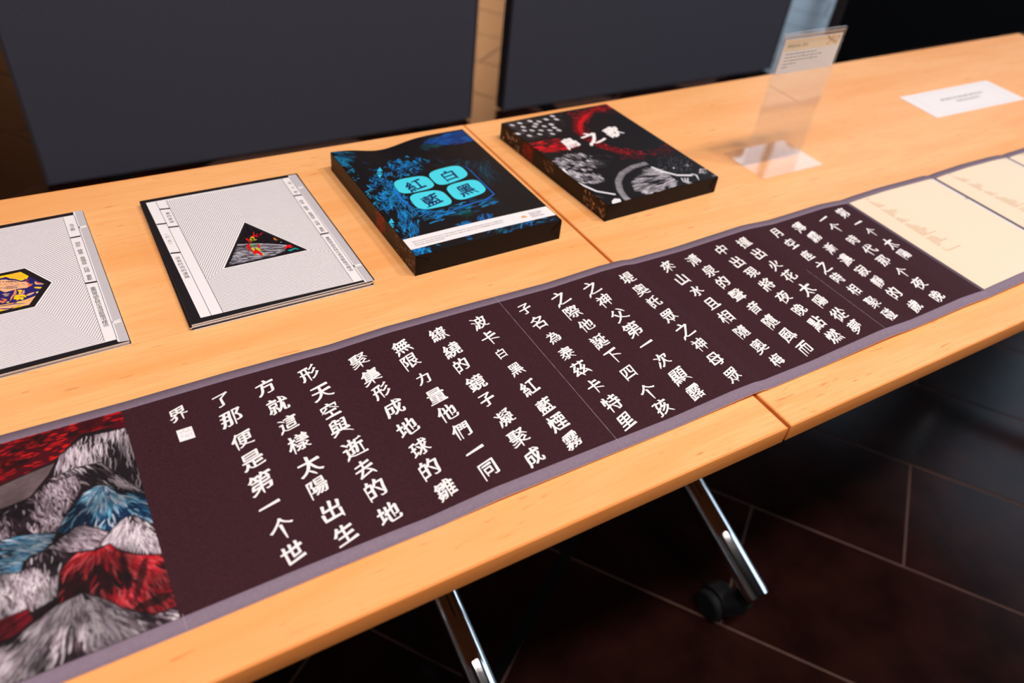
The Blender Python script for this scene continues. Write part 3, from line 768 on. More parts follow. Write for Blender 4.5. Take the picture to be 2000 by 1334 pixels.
T = np.array(TRI); c = T.mean(0); lo = T.min(0) - .001; hi = T.max(0) + .001
cv = Canvas(300, 300, lo, (hi[0] - lo[0], 0), (0, hi[1] - lo[1]), (24, 18, 22)); cv.z = Z2
K = (420, 420, 10.0); cp = lambda pts: crop(*K, pts)
moon = cp([(440, 570), (830, 560), (1050, 560), (1400, 585), (1370, 700), (1200, 780), (900, 850), (560, 930), (260, 985), (330, 850)])
cv.fill(moon, (60, 54, 62)); mm = cv.mask(cv.cv(moon))
cv.hair(moon, 900, 26, 3.5, [(210, 204, 214), (150, 144, 154), (96, 90, 100), (30, 24, 30), (24, 18, 24)], (1, -.08), .25, .85, m_=mm, seed=31)
cv.stroke(cv.cv(cp([(440, 580), (830, 562), (1050, 572), (1390, 592)])), 3, (220, 214, 224), .9, False, 2)
for q in range(60):
    p = cp([(480 + random.random() * 900, 220 + random.random() * 330)])[0]; a = cv.cv([p])[0]; cv.stroke([a, a + .5], 1.4, (150, 120, 130), .5, False)
def cs(pts, w_, col, al=1.): cv.stroke(cv.cv(cp(pts)), w_, col, al, True, 1.2)
for pts, w_ in (([(760, 400), (750, 330)], 4), ([(810, 400), (830, 360)], 3), ([(870, 400), (930, 340)], 4), ([(700, 430), (770, 405), (850, 430)], 9), ([(610, 460), (660, 500), (700, 545)], 8),
                ([(650, 560), (660, 640), (690, 700)], 12), ([(830, 570), (880, 650)], 8), ([(800, 690), (940, 800)], 12), ([(760, 680), (790, 780)], 14)): cs(pts, w_, (214, 16, 26))
for pts, w_ in (([(690, 450), (740, 435), (770, 470)], 7), ([(690, 470), (720, 500)], 6), ([(750, 490), (820, 480)], 6), ([(730, 640), (765, 700)], 9), ([(800, 640), (900, 710)], 9), ([(940, 760), (955, 775)], 10), ([(795, 765), (805, 770)], 7)): cs(pts, w_, (214, 190, 30))
for pts, w_ in (([(690, 580), (720, 620)], 7), ([(780, 570), (810, 600)], 7), ([(700, 520), (740, 515)], 5)): cs(pts, w_, (40, 150, 50))
cs([(1150, 450), (1180, 485), (1230, 485)], 6, (240, 120, 20)); cs([(1370, 655), (1430, 600), (1470, 630), (1530, 620)], 11, (226, 20, 26)); cs([(1430, 590), (1500, 600)], 8, (226, 20, 26))
cs([(1430, 690), (1500, 680), (1560, 650), (1640, 675)], 8, (20, 170, 160)); cs([(1460, 710), (1540, 670)], 5, (20, 120, 120)); cs([(1285, 530), (1295, 535)], 4, (230, 230, 235))
ins = c + (T - c) * .90
cv.sheet('triangle_picture', M['print'], tri, lambda x, y: Z2 + .00014, cv.mask((cv.inv @ (ins - cv.o).T).T * [cv.w - 1, cv.h - 1]))
it = []
for txt, a, b_, sz in (('鸟之歌', (1240, 150), (1285, 215), .0062), ('胡安·赫恩·恩德兹·拉姆·雷斯', (1325, 285), (1492, 512), .0062), ('墨西哥纳瓦特尔语诗歌楷书精选', (1528, 568), (1705, 812), .0062),
                       ('第四首诗', (305, 380), (335, 445), .0062), ('伫立', (303, 562), (318, 590), .0060), ('没有时间的道路', (380, 722), (452, 865), .0066)):
    A, B_ = w2([a])[0], w2([b_])[0]; it += vertical_text(txt, A, B_, sz * .92)
for k in it: glyph_mesh('character', [k], M['black_ink'], tri, zf2(.0), lift=.00015)
R = []
for a, s_ in (((290, 540), 1), ((328, 612), -1), ((1232, 140), 1), ((1293, 232), -1)):
    p = w2([a])[0]; R += [bar((p[0] - .0022, p[1] - s_ * .0008), (p[0], p[1]), .0004), bar((p[0], p[1]), (p[0] + .0022, p[1] - s_ * .0008), .0004)]
flat_polys('brackets', R, M['black_ink'], tri, zf2(.00015))

# first booklet (hexagon), running out of the frame on the left
Z1 = TH + .0051
w1 = lambda pts, o=(0, 380, 3.511): [tuple(p[:2]) for p in W(crop(*o, pts), Z1)]
tr_, br_ = [np.array(p) for p in w1([(565, 108), (890, 1003)])]
dv = (br_ - tr_); hgt = np.linalg.norm(dv); dv /= hgt; dh = np.array([-dv[1], dv[0]]) * -1
if dh[0] > 0: dh = -dh
ctr = (tr_ + br_) / 2 + dh * .1042; ang1 = math.atan2(-dh[1], -dh[0])
for k in range(2):
    booklet_body('b', ctr[0] + (.0006, -.0004)[k], ctr[1] + (-.0004, .0003)[k], .2085, hgt, TH + k * .0017, .0017, ang1 + (.002, -.001)[k],
                 ('lowest copy under the hexagon booklet, resting on the beech table', 'middle copy, directly under the hexagon booklet')[k], 'copies stacked under the hexagon booklet')
hexb = booklet_body('b', ctr[0], ctr[1], .2085, hgt, TH + 2 * .0017, .0017, ang1, 'white booklet with a hexagon picture at the left edge of the frame', None)
def mir(p): q = np.array(p) - ctr; ex = -dh; ey = -dv; x, y = q @ ex, q @ ey; return tuple(ctr + ex * -x + ey * y)
zf1 = lambda h: (lambda x, y: Z1 + h)
TRp, BRp = w1([(505, 140), (803, 992)])           # inner right corners of the white field
TLp, BLp = tuple(tr_ + dh * .200 + dv * .008), tuple(br_ + dh * .200 - dv * .008)
tl = np.array(TRp) + dh * .188; bl = np.array(BRp) + dh * .188
flat_polys('white_field', [ccw([TRp, BRp, tuple(bl), tuple(tl)])], M['white_paper'], hexb, zf1(.00002))
gst = w1([(502, 118), (562, 107), (888, 1000), (815, 1012)])
flat_polys('grey_strip', [ccw(gst)], M['grey_ink'], hexb, zf1(.00003))
g0, g1, g2, g3 = [np.array(p) for p in gst]
flat_polys('strip_ribs', [bar(g0 + (g1 - g0) * t, g3 + (g2 - g3) * t, .00022) for t in np.linspace(.02, .98, 9)], M['white_paper'], hexb, zf1(.00006))
R = [bar(w1([a])[0], w1([b_])[0], w_) for a, b_, w_ in (((543, 228), (590, 214), .0052), ((773, 880), (828, 862), .0052), ((505, 120), (814, 1008), .0018))]
flat_polys('white_bands', R, M['white_paper'], hexb, zf1(.00009))
R = [bar(w1([a])[0], w1([b_])[0], w_) for a, b_, w_ in (((482, 298), (553, 285), .0028), ((585, 610), (664, 597), .0028), ((432, 158), (718, 1008), .0004), ((510, 143), (802, 990), .0005), ((543, 219), (590, 208), .0003), ((770, 872), (828, 862), .0003))]
for k in R: flat_polys('frame_line', [k], M['black_ink'], hexb, zf1(.00012))
HK = (0, 500, 10.26)
H = [np.array(p) for p in w1([(495, 248), (1035, 530), (695, 1015)], HK)]
Hl = [np.array(mir(H[2])), np.array(mir(H[1])), np.array(mir(H[0]))]
# a point-symmetric hexagon: upper and lower edge run parallel to the short sides of the booklet
wtop = .062
hexo = [H[0], H[1], H[2], H[2] + dh * wtop, H[1] + dh * (wtop + .052), H[0] + dh * wtop]
f0 = np.array(w1([(432, 158)])[0]); f1 = np.array(w1([(718, 1008)])[0])
field = ccw([tuple(f0), tuple(f1), tuple(f1 + dh * .165), tuple(f0 + dh * .165)])
flat_polys('striped_pattern', concentric([tuple(p) for p in hexo], .00268, 60, .00055, field, None), M['line_ink_plum'], hexb, zf1(.00007))
flat_polys('hexagon_ground', [ccw([tuple(p) for p in hexo])], M['black_ink'], hexb, zf1(.00010))
hc = np.mean(hexo, 0); ins = np.array([hc + (p - hc) * .86 for p in hexo]); lo = ins.min(0) - .001; hi = ins.max(0) + .001
cv = Canvas(330, 240, lo, (hi[0] - lo[0], 0), (0, hi[1] - lo[1]), (44, 34, 100)); cv.z = Z1
cp = lambda pts: crop(*HK, pts)
YE, OR_, SA, NV, PU = (250, 200, 20), (240, 150, 50), (240, 180, 130), (40, 30, 104), (96, 50, 96)
cv.fill(cp([(-900, 500), (0, 395), (450, 305), (590, 380), (540, 460), (420, 500), (100, 430), (0, 450), (-900, 700)]), YE)
cs = lambda pts, w_, col, al=1.: cv.stroke(cv.cv(cp(pts)), w_, col, al, True, 1.2)
for y in (360, 390, 420, 450): cs([(200, y + 10), (340, y - 10), (500, y)], 7, (246, 176, 60), .9)
cv.fill(cp([(-600, 600), (0, 480), (200, 470), (420, 520), (540, 510), (620, 590), (540, 640), (360, 660), (100, 730), (0, 690), (-600, 760)]), SA)
cs([(100, 430), (180, 470), (300, 480), (440, 510)], 11, NV); cs([(-300, 560), (-60, 500), (80, 440)], 10, NV)
for y0 in (520, 620, 650): cs([(110, y0), (240, y0 - 8), (380, y0 + 10 - (y0 > 600) * 40)], 4, NV)
for x in (120, 170, 230, 300, 60, 0, -80, -160): cs([(x, 520), (x + 20, 522)], 6, NV); cs([(x + 20, 645), (x + 40, 640)], 6, NV)
for k in range(26):
    x = -500 + 40 * k; cs([(x, 560 + 8 * math.sin(k)), (x + 90, 575), (x + 170, 560)], 3.5, [(228, 130, 90), (250, 210, 180), (200, 90, 80)][k % 3], .8)
cs([(500, 470), (540, 490), (560, 540)], 10, (120, 40, 80)); cs([(560, 560), (615, 590), (560, 620)], 9, (236, 110, 60))
cs([(710, 520), (740, 560), (930, 560)], 9, SA); cs([(730, 540), (860, 530)], 6, (200, 60, 60)); cs([(700, 630), (800, 640), (880, 625)], 10, YE); cs([(740, 725), (800, 740), (820, 700)], 12, (240, 210, 130))
cs([(370, 690), (420, 700), (380, 770)], 11, YE); cs([(300, 860), (340, 800), (470, 790), (520, 830)], 14, YE); cs([(350, 880), (390, 820)], 12, YE); cs([(430, 830), (450, 880)], 12, YE)
cs([(310, 680), (300, 760), (240, 820), (210, 900)], 9, (226, 140, 90)); cs([(390, 780), (470, 740), (480, 680)], 9, (220, 150, 150)); cs([(540, 790), (620, 760), (690, 730)], 12, SA); cs([(560, 810), (740, 780)], 5, NV)
cs([(60, 770), (200, 760)], 7, (200, 170, 140)); cs([(90, 800), (180, 795)], 6, (200, 170, 140)); cs([(140, 930), (190, 920)], 9, YE); cs([(0, 900), (60, 930), (120, 880), (20, 850)], 10, (226, 120, 80))
cv.fill(cp([(-900, 1200), (-600, 1100), (0, 990), (300, 930), (500, 880), (760, 780), (640, 970), (0, 1120), (-900, 1300)]), SA)
for k in range(16): cs([(-500 + 70 * k, 1090 - 13 * k), (-380 + 70 * k, 1065 - 13 * k)], 6, [(246, 150, 60), NV, YE, (230, 170, 120), (246, 190, 70)][k % 5], .9)
cs([(0, 1010), (300, 960), (520, 950)], 5, NV); cs([(0, 1060), (200, 1060), (420, 980)], 6, NV); cs([(0, 1100), (90, 1080)], 10, YE); cs([(280, 1040), (480, 990)], 10, YE)
cv.sheet('hexagon_picture', M['print'], hexb, lambda x, y: Z1 + .00014, cv.mask((cv.inv @ (ins - cv.o).T).T * [cv.w - 1, cv.h - 1]))
tx = (90, 400, 4.765); it = []
ax1 = tuple(-dh); ay1 = tuple(-dv)
for txt, a, b_ in (('鸟之歌', (236, 190), (250, 232)), ('胡安·赫恩·恩德兹·拉姆·雷斯', (292, 358), (408, 690)), ('墨西哥纳瓦特尔语诗歌楷书精选', (437, 778), (556, 1118))):
    A, B_ = w1([a], tx)[0], w1([b_], tx)[0]; it += vertical_text(txt, A, B_, .0060, ax1, ay1)
for k in it: glyph_mesh('character', [k], M['black_ink'], hexb, zf1(0), lift=.00015)

# ------------------------------------------------------------------ the two picture boxes
def picture_box(bl, br, tl, tr, h, label, sag, lipname='box_lid'):
    bl, br, tl, tr = [np.array(p, float) for p in (bl, br, tl, tr)]
    t = empty('picture_box', (*bl, TH)); tag(t, label, 'box', 'two picture boxes on the tables')
    ex, ey = br - bl, tl - bl
    def uv(x, y):
        q = np.linalg.inv(np.stack([ex, ey], 1)) @ np.stack([np.ravel(x) - bl[0], np.ravel(y) - bl[1]]); return q[0], q[1]
    def zf(x, y):
        u, v = uv(x, y); r = TH + h + sag(u, v); return r if np.ndim(x) else float(r[0])
    # body: closed shell following the top
    nx, ny = 30, 36; rad = .0016; V, F = [], []
    def P(u, v): return bl + u * ex + v * ey
    idx = {}
    for j in range(ny + 1):
        for i in range(nx + 1):
            p = P(i / nx, j / ny); idx[i, j] = len(V); V.append((p[0], p[1], zf(p[0], p[1]) - .0003))
    for j in range(ny):
        for i in range(nx): F.append([idx[i, j], idx[i + 1, j], idx[i + 1, j + 1], idx[i, j + 1]])
    loop = [(i, 0) for i in range(nx)] + [(nx, j) for j in range(ny)] + [(i, ny) for i in range(nx, 0, -1)] + [(0, j) for j in range(ny, 0, -1)]
    lo = []
    c0 = P(.5, .5)
    for k in loop:
        v = V[idx[k]]; lo.append(len(V)); V.append((v[0], v[1], TH + .0004))
    n = len(loop)
    for k in range(n): F.append([idx[loop[k]], lo[k], lo[(k + 1) % n], idx[loop[(k + 1) % n]]])
    F.append(lo[::-1])
    body = pymesh('case', V, F, M['case'], t)
    return t, P, zf, uv, ex, ey, bl, h, body
def flap(t, A, B_, C_, out, m):
    """thin folded paper corner standing just proud of a wall"""
    A, B_, C_ = [np.array(p, float) for p in (A, B_, C_)]; o = np.array(out) * .0007
    V = [A, B_, C_, A + o, B_ + o, C_ + o]
    return pymesh('folded_corner', V, [[0, 1, 2], [3, 5, 4], [0, 3, 4, 1], [1, 4, 5, 2], [2, 5, 3, 0]], m, t)

def side_sheet(t, P, zf, h, cvx, u, name, off):
    """picture wrapped down the left wall; canvas x runs front (0) to back (1), y up the wall"""
    g = cvx; V = []
    for j in range(g.h):
        for i in range(g.w):
            p = P(u, i / (g.w - 1)) + off; zt = zf(p[0] + .002, p[1]) - .0004
            V.append((p[0], p[1], TH + .0006 + (zt - TH - .0006) * j / (g.h - 1)))
    return g._mk(name, np.array(V), M['print'], t)
# ---- blue box
H3 = .030
sag3 = lambda u, v: -.0105 * np.exp(-((np.asarray(u) - .36) / .20) ** 2) * np.clip((np.asarray(v) - .45) / .55, 0, 1) ** 2.2 + .0012 * np.sin(np.asarray(u) * math.pi) * (1 - np.asarray(v))
t3, P3, zf3, uv3, ex3, ey3, bl3, _, _ = picture_box((-.2508, .3945), (-.0368, .3978), (-.2545, .6758), (-.0438, .6715), H3, 'blue and black picture box with four cyan squares, beside the white booklets', sag3)
cv = Canvas(420, 540, bl3, ex3, ey3, (22, 18, 20)); cv.z = TH + H3
K = (620, 230, 4.0); cp = lambda pts: crop(*K, pts)
BL = [(20, 130, 210), (30, 160, 230), (10, 90, 160), (20, 110, 150)]; TE = [(10, 70, 90), (16, 90, 100), (8, 50, 70)]; DB = [(10, 50, 80), (14, 40, 60), (8, 60, 90)]
def patch(pts, n, ln, wd, cols, ang=None, fan=None, seed=1, jit=.35, al=.85):
    cv.hair(cp(pts), int(n * 2.0), ln * .9, wd * .62, list(cols) + [(16, 13, 16)] * (1 if len(cols) < 5 else 2), ang, jit, al, cp([fan])[0] if fan else None, seed=seed, feather=28)
cv.fill(cp([(840, 190), (1000, 130), (1135, 105), (1210, 180), (1000, 215), (900, 205)]), (14, 50, 110)); patch([(840, 190), (1000, 130), (1135, 105), (1210, 180), (1000, 215)], 500, 24, 5, [(20, 80, 190), (10, 60, 150), (16, 110, 170), (10, 30, 70)], (1, -.15), seed=1, jit=.2)
patch([(780, 240), (860, 190), (1000, 220), (900, 250)], 120, 20, 3, TE, (1, -.2), seed=2)
patch([(105, 268), (280, 268), (280, 320), (200, 380), (130, 330)], 420, 22, 5, [(20, 130, 170), (16, 100, 140), (10, 80, 120)], (1, .2), seed=3)
patch([(150, 330), (230, 340), (420, 560), (520, 760), (640, 900), (740, 960), (700, 960), (520, 820), (330, 600)], 520, 9, 5, [(20, 160, 200), (30, 140, 190), (10, 100, 150)], (.5, 1), seed=4, jit=1.2)
patch([(340, 340), (480, 350), (480, 420), (360, 400)], 60, 16, 5, BL, (1, -.3), seed=5, jit=.8)
patch([(520, 400), (560, 320), (640, 310), (700, 420), (620, 470), (540, 500)], 150, 24, 6, BL, (-.1, 1), seed=6)
patch([(620, 320), (700, 290), (860, 330), (900, 400), (760, 440), (660, 450)], 260, 18, 6, BL, (.4, 1), seed=7, jit=.5)
patch([(860, 330), (980, 280), (1150, 340), (1100, 380), (920, 380)], 110, 14, 4, TE + DB, (1, -.2), seed=8, jit=.7)
patch([(1130, 350), (1330, 340), (1420, 460), (1400, 560), (1300, 470), (1200, 420)], 260, 30, 3.5, DB + TE, (.35, 1), seed=9)
patch([(1300, 360), (1560, 420), (1700, 600), (1500, 640), (1400, 560)], 160, 34, 3, [(8, 30, 40), (14, 44, 52)], (.3, 1), seed=10)
patch([(430, 440), (600, 500), (700, 640), (760, 720), (600, 700), (480, 640), (400, 560)], 420, 18, 5, BL, (.5, 1), seed=11, jit=.6)
patch([(490, 560), (600, 560), (620, 680), (580, 760), (500, 700)], 220, 24, 6, BL, fan=(560, 640), seed=12, jit=.5)
patch([(620, 720), (760, 720), (800, 860), (760, 950), (640, 900)], 380, 20, 3.5, BL, (.5, 1), seed=13, jit=.3)
patch([(760, 700), (1000, 720), (980, 800), (900, 830), (780, 760)], 160, 24, 5, BL, (1, -.5), seed=14, jit=.3)
patch([(980, 690), (1380, 620), (1400, 680), (1150, 760), (960, 780)], 240, 22, 4.5, BL + TE, (1, -.3), seed=15, jit=.2)
patch([(1080, 700), (1250, 720), (1180, 790), (1060, 780)], 120, 30, 6, [(10, 70, 60), (14, 90, 70), (8, 50, 50)], (1, -.2), seed=16)
patch([(1380, 650), (1780, 680), (1500, 760), (1380, 740)], 90, 26, 3, [(20, 30, 40), (10, 60, 50)], (1, -.2), seed=17)
patch([(1255, 790), (1290, 765), (1390, 770), (1350, 810), (1262, 825)], 200, 22, 3, [(30, 120, 200), (20, 90, 170)], (.2, 1), seed=18, jit=.1)
patch([(1090, 840), (1200, 810), (1210, 840), (1120, 860)], 90, 14, 5, BL, (1, -.2), seed=19)
patch([(640, 920), (740, 900), (800, 880), (740, 950), (660, 955)], 90, 26, 4, BL, (1, -.5), seed=20, jit=.15)
patch([(730, 1035), (880, 1020), (890, 1060), (770, 1085)], 200, 20, 4.5, BL, (.4, 1), seed=21, jit=.35)
patch([(1300, 880), (1620, 800), (1700, 800), (1500, 900), (1350, 905)], 260, 26, 5, BL + TE, (1, -.7), seed=22, jit=.3)
patch([(1650, 800), (1850, 765), (1890, 800), (1640, 850)], 110, 24, 4, BL + DB, (1, -.25), seed=23)
patch([(900, 980), (1200, 930), (1250, 950), (900, 1030)], 30, 10, 3, BL, (1, -.25), seed=24)
st = lambda pts, w_, col, al=1., ta=True: cv.stroke(cv.cv(cp(pts)), w_, col, al, ta, 1.2)
for dx in (0, 14): st([(590 + dx, 555 + dx / 3), (650 + dx, 640), (740 + dx, 715)], 4, (30, 120, 210), .9)
st([(980, 760), (1150, 690), (1310, 645), (1380, 600), (1300, 520), (1180, 400), (1130, 375)], 4, (20, 100, 200), .9); st([(595, 470), (700, 435), (860, 410)], 3, (20, 80, 130), .7)
for ex_, ey_ in ((487, 425), (577, 835)):
    s_ = 1.0
    for a, b_, sgn in (((0, -48), 24, 1), ((0, 46), 20, -1)):
        q = [(ex_ + a[0], ey_ + a[1]), (ex_ + b_, ey_ - sgn * 14), (ex_ - b_, ey_ - sgn * 12 + 2)]; cv.fill(cp(q), (50, 190, 232))
    st([(ex_ - 24, ey_ + 8), (ex_, ey_ - 6), (ex_ + 24, ey_ + 8)], 3.5, (50, 190, 232)); st([(ex_ - 6, ey_ + 7), (ex_ + 12, ey_ + 7)], 5, (50, 190, 232))
cv.sheet('cover_picture', M['print'], t3, lambda x, y: zf3(x, y) + .0001)
scv = Canvas(260, 40, (0, 0), (1, 0), (0, 1), (52, 22, 16)); cv_ = scv; r9 = np.random.default_rng(3)
nz = vnoise(40, 260, (30, 14), 2); scv.blend((slice(None), slice(None)), .1 + nz * .5, (30, 13, 10))
for k in range(60): p = np.array([82 + r9.random() * 26, r9.random() * 38]); scv.stroke([p, p + [r9.normal() * 4, 9]], 3, (150, 14, 20), .6)
for k in range(60): p = np.array([r9.random() ** 1.5 * 60, r9.random() * 38]); scv.stroke([p, p + r9.normal(size=2) * 3], 1.6, [(150, 110, 90), (90, 50, 36), (190, 160, 140)][k % 3], .6)
for k in range(14): p = np.array([118 + k * 9, 18.]); scv.stroke([p, p + [3, 4]], 2.2, (96, 56, 44), .7); 
side_sheet(t3, P3, zf3, H3, scv, 0, 'side_picture', np.array([-.0004, 0]))
zo = lambda zf, d: (lambda x, y: zf(x, y) + d)
def grid_poly(q, nu, nv_):            # split a quad so that it follows the lid
    q = [np.array(p) for p in q]; out = []
    B = lambda u, v: tuple((q[0] * (1 - u) + q[1] * u) * (1 - v) + (q[3] * (1 - u) + q[2] * u) * v)
    for i in range(nu):
        for j in range(nv_): out.append([B(i / nu, j / nv_), B((i + 1) / nu, j / nv_), B((i + 1) / nu, (j + 1) / nv_), B(i / nu, (j + 1) / nv_)])
    return out
c3 = lambda pts: [tuple(p[:2]) for p in W(cp(pts), TH + H3)]
band = c3([(727, 1036), (1863, 760), (1786, 693), (657, 958)])
band[0] = tuple(bl3 + ex3 * .0 + (np.array(band[0]) - bl3) @ ey3 / (ey3 @ ey3) * ey3); band[3] = tuple(bl3 + (np.array(band[3]) - bl3) @ ey3 / (ey3 @ ey3) * ey3)
flat_polys('title_band', grid_poly(band, 12, 2), M['white_paper'], t3, zo(zf3, .0003))
def rrect(cs4, rf=.36, n=6):          # rounded four-sided tile
    q = [np.array(p) for p in cs4]; out = []
    for i in range(4):
        p0, p1, p2 = q[i - 1], q[i], q[(i + 1) % 4]; a = p1 + (p0 - p1) * rf; b_ = p1 + (p2 - p1) * rf
        for t in np.linspace(0, 1, n): out.append(tuple(a * (1 - t) ** 2 + 2 * p1 * t * (1 - t) * 1.0 + b_ * t ** 2))
    return ccw(out)
K8 = (750, 300, 8.0)
c8 = lambda pts: [tuple(p[:2]) for p in W(crop(*K8, pts), TH + H3)]
TL = [[(115, 425), (640, 330), (835, 535), (260, 660)], [(650, 300), (1165, 170), (1355, 355), (860, 535)], [(355, 655), (880, 560), (1120, 800), (545, 905)], [(925, 520), (1435, 390), (1640, 600), (1145, 770)]]
for q in TL: flat_polys('cyan_square', [rrect(c8(q))], M['cyan'], t3, zo(zf3, .0004))
ax3 = tuple(ex3 / np.linalg.norm(ex3)); ay3 = tuple(ey3 / np.linalg.norm(ey3)); it = []
for ch, p in (('紅', (480, 500)), ('白', (1010, 350)), ('藍', (740, 735)), ('黑', (1290, 580))):
    q = c8([p])[0]; it.append((ch, q[0], q[1], .0285, ax3, ay3))
for k in it: glyph_mesh('character', [k], M['navy'], t3, zf3, nib=.03, brush=True, lift=.0005)
it = []
for txt, p in (('Selected poems from the book "The Song of the Birds" by Juan Hernandez Ramirez. Calligraphy,', (740, 975)), ('illustration and book design by Gabriel Casarrubias. Printed as part of IMMERSIA 2023 Festival,', (752, 990)), ('Australian National University', (764, 1003))):
    q = c3([p])[0]; it += line_items(txt, q[0], q[1], .00315, ax3, ay3)
for txt, p in (('Australian', (1648, 752)), ('National', (1660, 765)), ('University', (1672, 778))):
    q = c3([p])[0]; it += line_items(txt, q[0], q[1], .0046, ax3, ay3)
glyph_mesh('band_text', it, M['dark_text'], t3, zf3, lift=.00045)
c = np.array(c3([(1615, 782)])[0]); R = []
for a in np.linspace(-.2, math.pi + .2, 9): R.append(bar(c, c + .0042 * (np.array(ax3) * math.cos(a) + np.array(ay3) * math.sin(a) * .9), .0011))
R.append([tuple(c + .0022 * np.array([math.cos(a), math.sin(a)])) for a in np.linspace(0, 2 * math.pi, 12, endpoint=False)])
for i_, p_ in enumerate(R): pass
flat_polys('crest', R[-1:], M['orange'], t3, zo(zf3, .00046)); flat_polys('crest_rays', R[:-1], M['orange'], t3, zo(zf3, .00050))
F3 = [Wy([p], bl3[1])[0] for p in ((812, 501), (812.5, 539), (845, 505))]
f0, f1 = np.array([bl3[0], bl3[1], TH]), np.array([bl3[0] + ex3[0], bl3[1] + ex3[1], TH])
flap(t3, f0 + [.0, 0, .001], f0 + [.0, 0, .0285], f0 + [.019, .0003, .0205], (0, -1, 0), M['case_fold'])
flap(t3, f1 + [0, 0, .001], f1 + [-.016, -.0003, .016], f1 + [0, 0, .0285], (0, -1, 0), M['case_fold'])
# ---- red box
H4 = .027
sag4 = lambda u, v: .0008 * np.sin(np.clip(np.asarray(u), 0, 1) * math.pi) + 0 * np.asarray(v)
t4, P4, zf4, uv4, ex4, ey4, bl4, _, _ = picture_box((.0488, .4100), (.2610, .4168), (.0325, .6827), (.2455, .6912), H4, 'red, black and white picture box beyond the blue box', sag4)
cv = Canvas(420, 540, bl4, ex4, ey4, (20, 16, 19)); cv.z = TH + H4
K = (940, 180, 4.0); cp = lambda pts: crop(*K, pts)
RD = [(200, 8, 20), (150, 4, 16), (230, 20, 30)]; RDD = [(90, 2, 10), (120, 4, 14), (60, 2, 8)]; WH = [(214, 206, 214), (180, 172, 180), (130, 122, 130), (232, 226, 232)]
patch([(165, 250), (420, 215), (620, 180), (640, 250), (610, 330), (420, 370), (330, 380)], 420, 14, 3.5, [(110, 104, 110), (70, 66, 70), (50, 46, 50)], (1, .15), seed=41)
for (x, y) in ((305, 243), (385, 228), (455, 232), (560, 190), (590, 215), (245, 258), (330, 272), (420, 270), (495, 268), (550, 255), (400, 300), (470, 300), (540, 300), (290, 325), (380, 340), (560, 328), (460, 330), (340, 300), (510, 215), (610, 300), (430, 250), (575, 280)):
    cv.stroke(cv.cv(cp([(x - 18, y - 2), (x + 18, y + 6)])), 9 + random.random() * 4, (216, 210, 214), .95, True, 1.5)
arc = [(1020, 110), (900, 135), (800, 175), (750, 240), (755, 310), (830, 370), (920, 420), (1020, 455), (1130, 475), (1250, 470)]
cv.stroke(cv.cv(cp(arc)), 26, (110, 2, 12), .8, True, 14)
cv.hair(cp([(1060, 130), (960, 85), (740, 150), (690, 190), (720, 300), (800, 360), (900, 430), (1100, 500), (1260, 490), (1250, 455), (1020, 430), (880, 350), (830, 280), (850, 210), (930, 160)]), 900, 12, 4, RD + RDD, (1, .2), 1.0, .8, seed=42)
cv.stroke(cv.cv(cp([(840, 170), (775, 240), (770, 300), (800, 335)])), 15, (216, 12, 24), .75, True, 8)
patch([(940, 90), (1050, 110), (1060, 170), (900, 170)], 160, 12, 4, RDD, (1, .3), seed=43)
patch([(690, 150), (730, 150), (700, 190), (660, 250), (650, 220)], 60, 12, 5, RD, (1, -.4), seed=44)
patch([(380, 400), (620, 370), (760, 430), (700, 460), (430, 475)], 700, 26, 5, RD + [(240, 24, 30)], (1, -.1), seed=45, jit=.25)
patch([(1050, 490), (1300, 480), (1420, 490), (1250, 530), (1090, 530)], 220, 14, 4, RDD + RD[:1], (1, .0), seed=46, jit=.6)
patch([(1280, 480), (1450, 400), (1550, 460), (1380, 520)], 200, 12, 4, RDD, (1, -.4), seed=47, jit=.8)
patch([(560, 540), (700, 480), (860, 500), (930, 560), (850, 620), (640, 610)], 420, 15, 5, WH, (1, .35), seed=48, jit=.25, al=.8)
patch([(630, 600), (800, 640), (960, 650), (930, 730), (800, 710), (700, 660)], 560, 20, 4.5, WH, (1, .35), seed=49, jit=.4, al=.8)
patch([(860, 500), (1010, 500), (1000, 560), (900, 600)], 120, 26, 2.5, [(60, 56, 60), (90, 84, 90)], (1, .3), seed=50)
cv.stroke(cv.cv(cp([(640, 600), (700, 680), (800, 730), (900, 775), (1040, 800)])), 8, (232, 228, 232), .95, False, 1.5)
cv.stroke(cv.cv(cp([(720, 680), (860, 800), (960, 830)])), 3, (120, 114, 120), .7)
ringp = [(1290, 560), (1180, 590), (1100, 640), (1070, 700), (1085, 770), (1130, 830), (1160, 850)]
rr_ = cv.cv(cp(ringp))
for a, b_ in zip(rr_, rr_[1:]):
    for k in range(26):
        p = a + (b_ - a) * (k + random.random()) / 26; n_ = np.array([-(b_ - a)[1], (b_ - a)[0]]); n_ = n_ / np.linalg.norm(n_)
        cv.stroke([p - n_ * 10, p + n_ * 10], 3, [(200, 194, 200), (130, 124, 130), (60, 56, 60)][k % 3], .7)
patch([(1190, 720), (1260, 620), (1330, 595), (1420, 620), (1480, 680), (1540, 720), (1400, 780), (1240, 810)], 1100, 30, 4, WH + [(40, 36, 40)], fan=(1700, 640), seed=51, jit=.16, al=.85)
cv.stroke(cv.cv(cp([(1335, 592), (1420, 625), (1530, 652), (1640, 652)])), 9, (232, 228, 232), .95, False, 1.5)
for rr2 in (18, 34, 52): cv.stroke(cv.cv(cp([(1640 - rr2 * 1.5, 672), (1630 - rr2, 700), (1650, 705 + rr2 * .5)])), 4, (226, 220, 226), .9, True)
cv.stroke(cv.cv(cp([(1640, 640), (1680, 650), (1700, 690)])), 6, (226, 220, 226), .9); patch([(1680, 600), (1730, 590), (1780, 640), (1700, 640)], 60, 12, 5, WH, (1, -.6), seed=52)
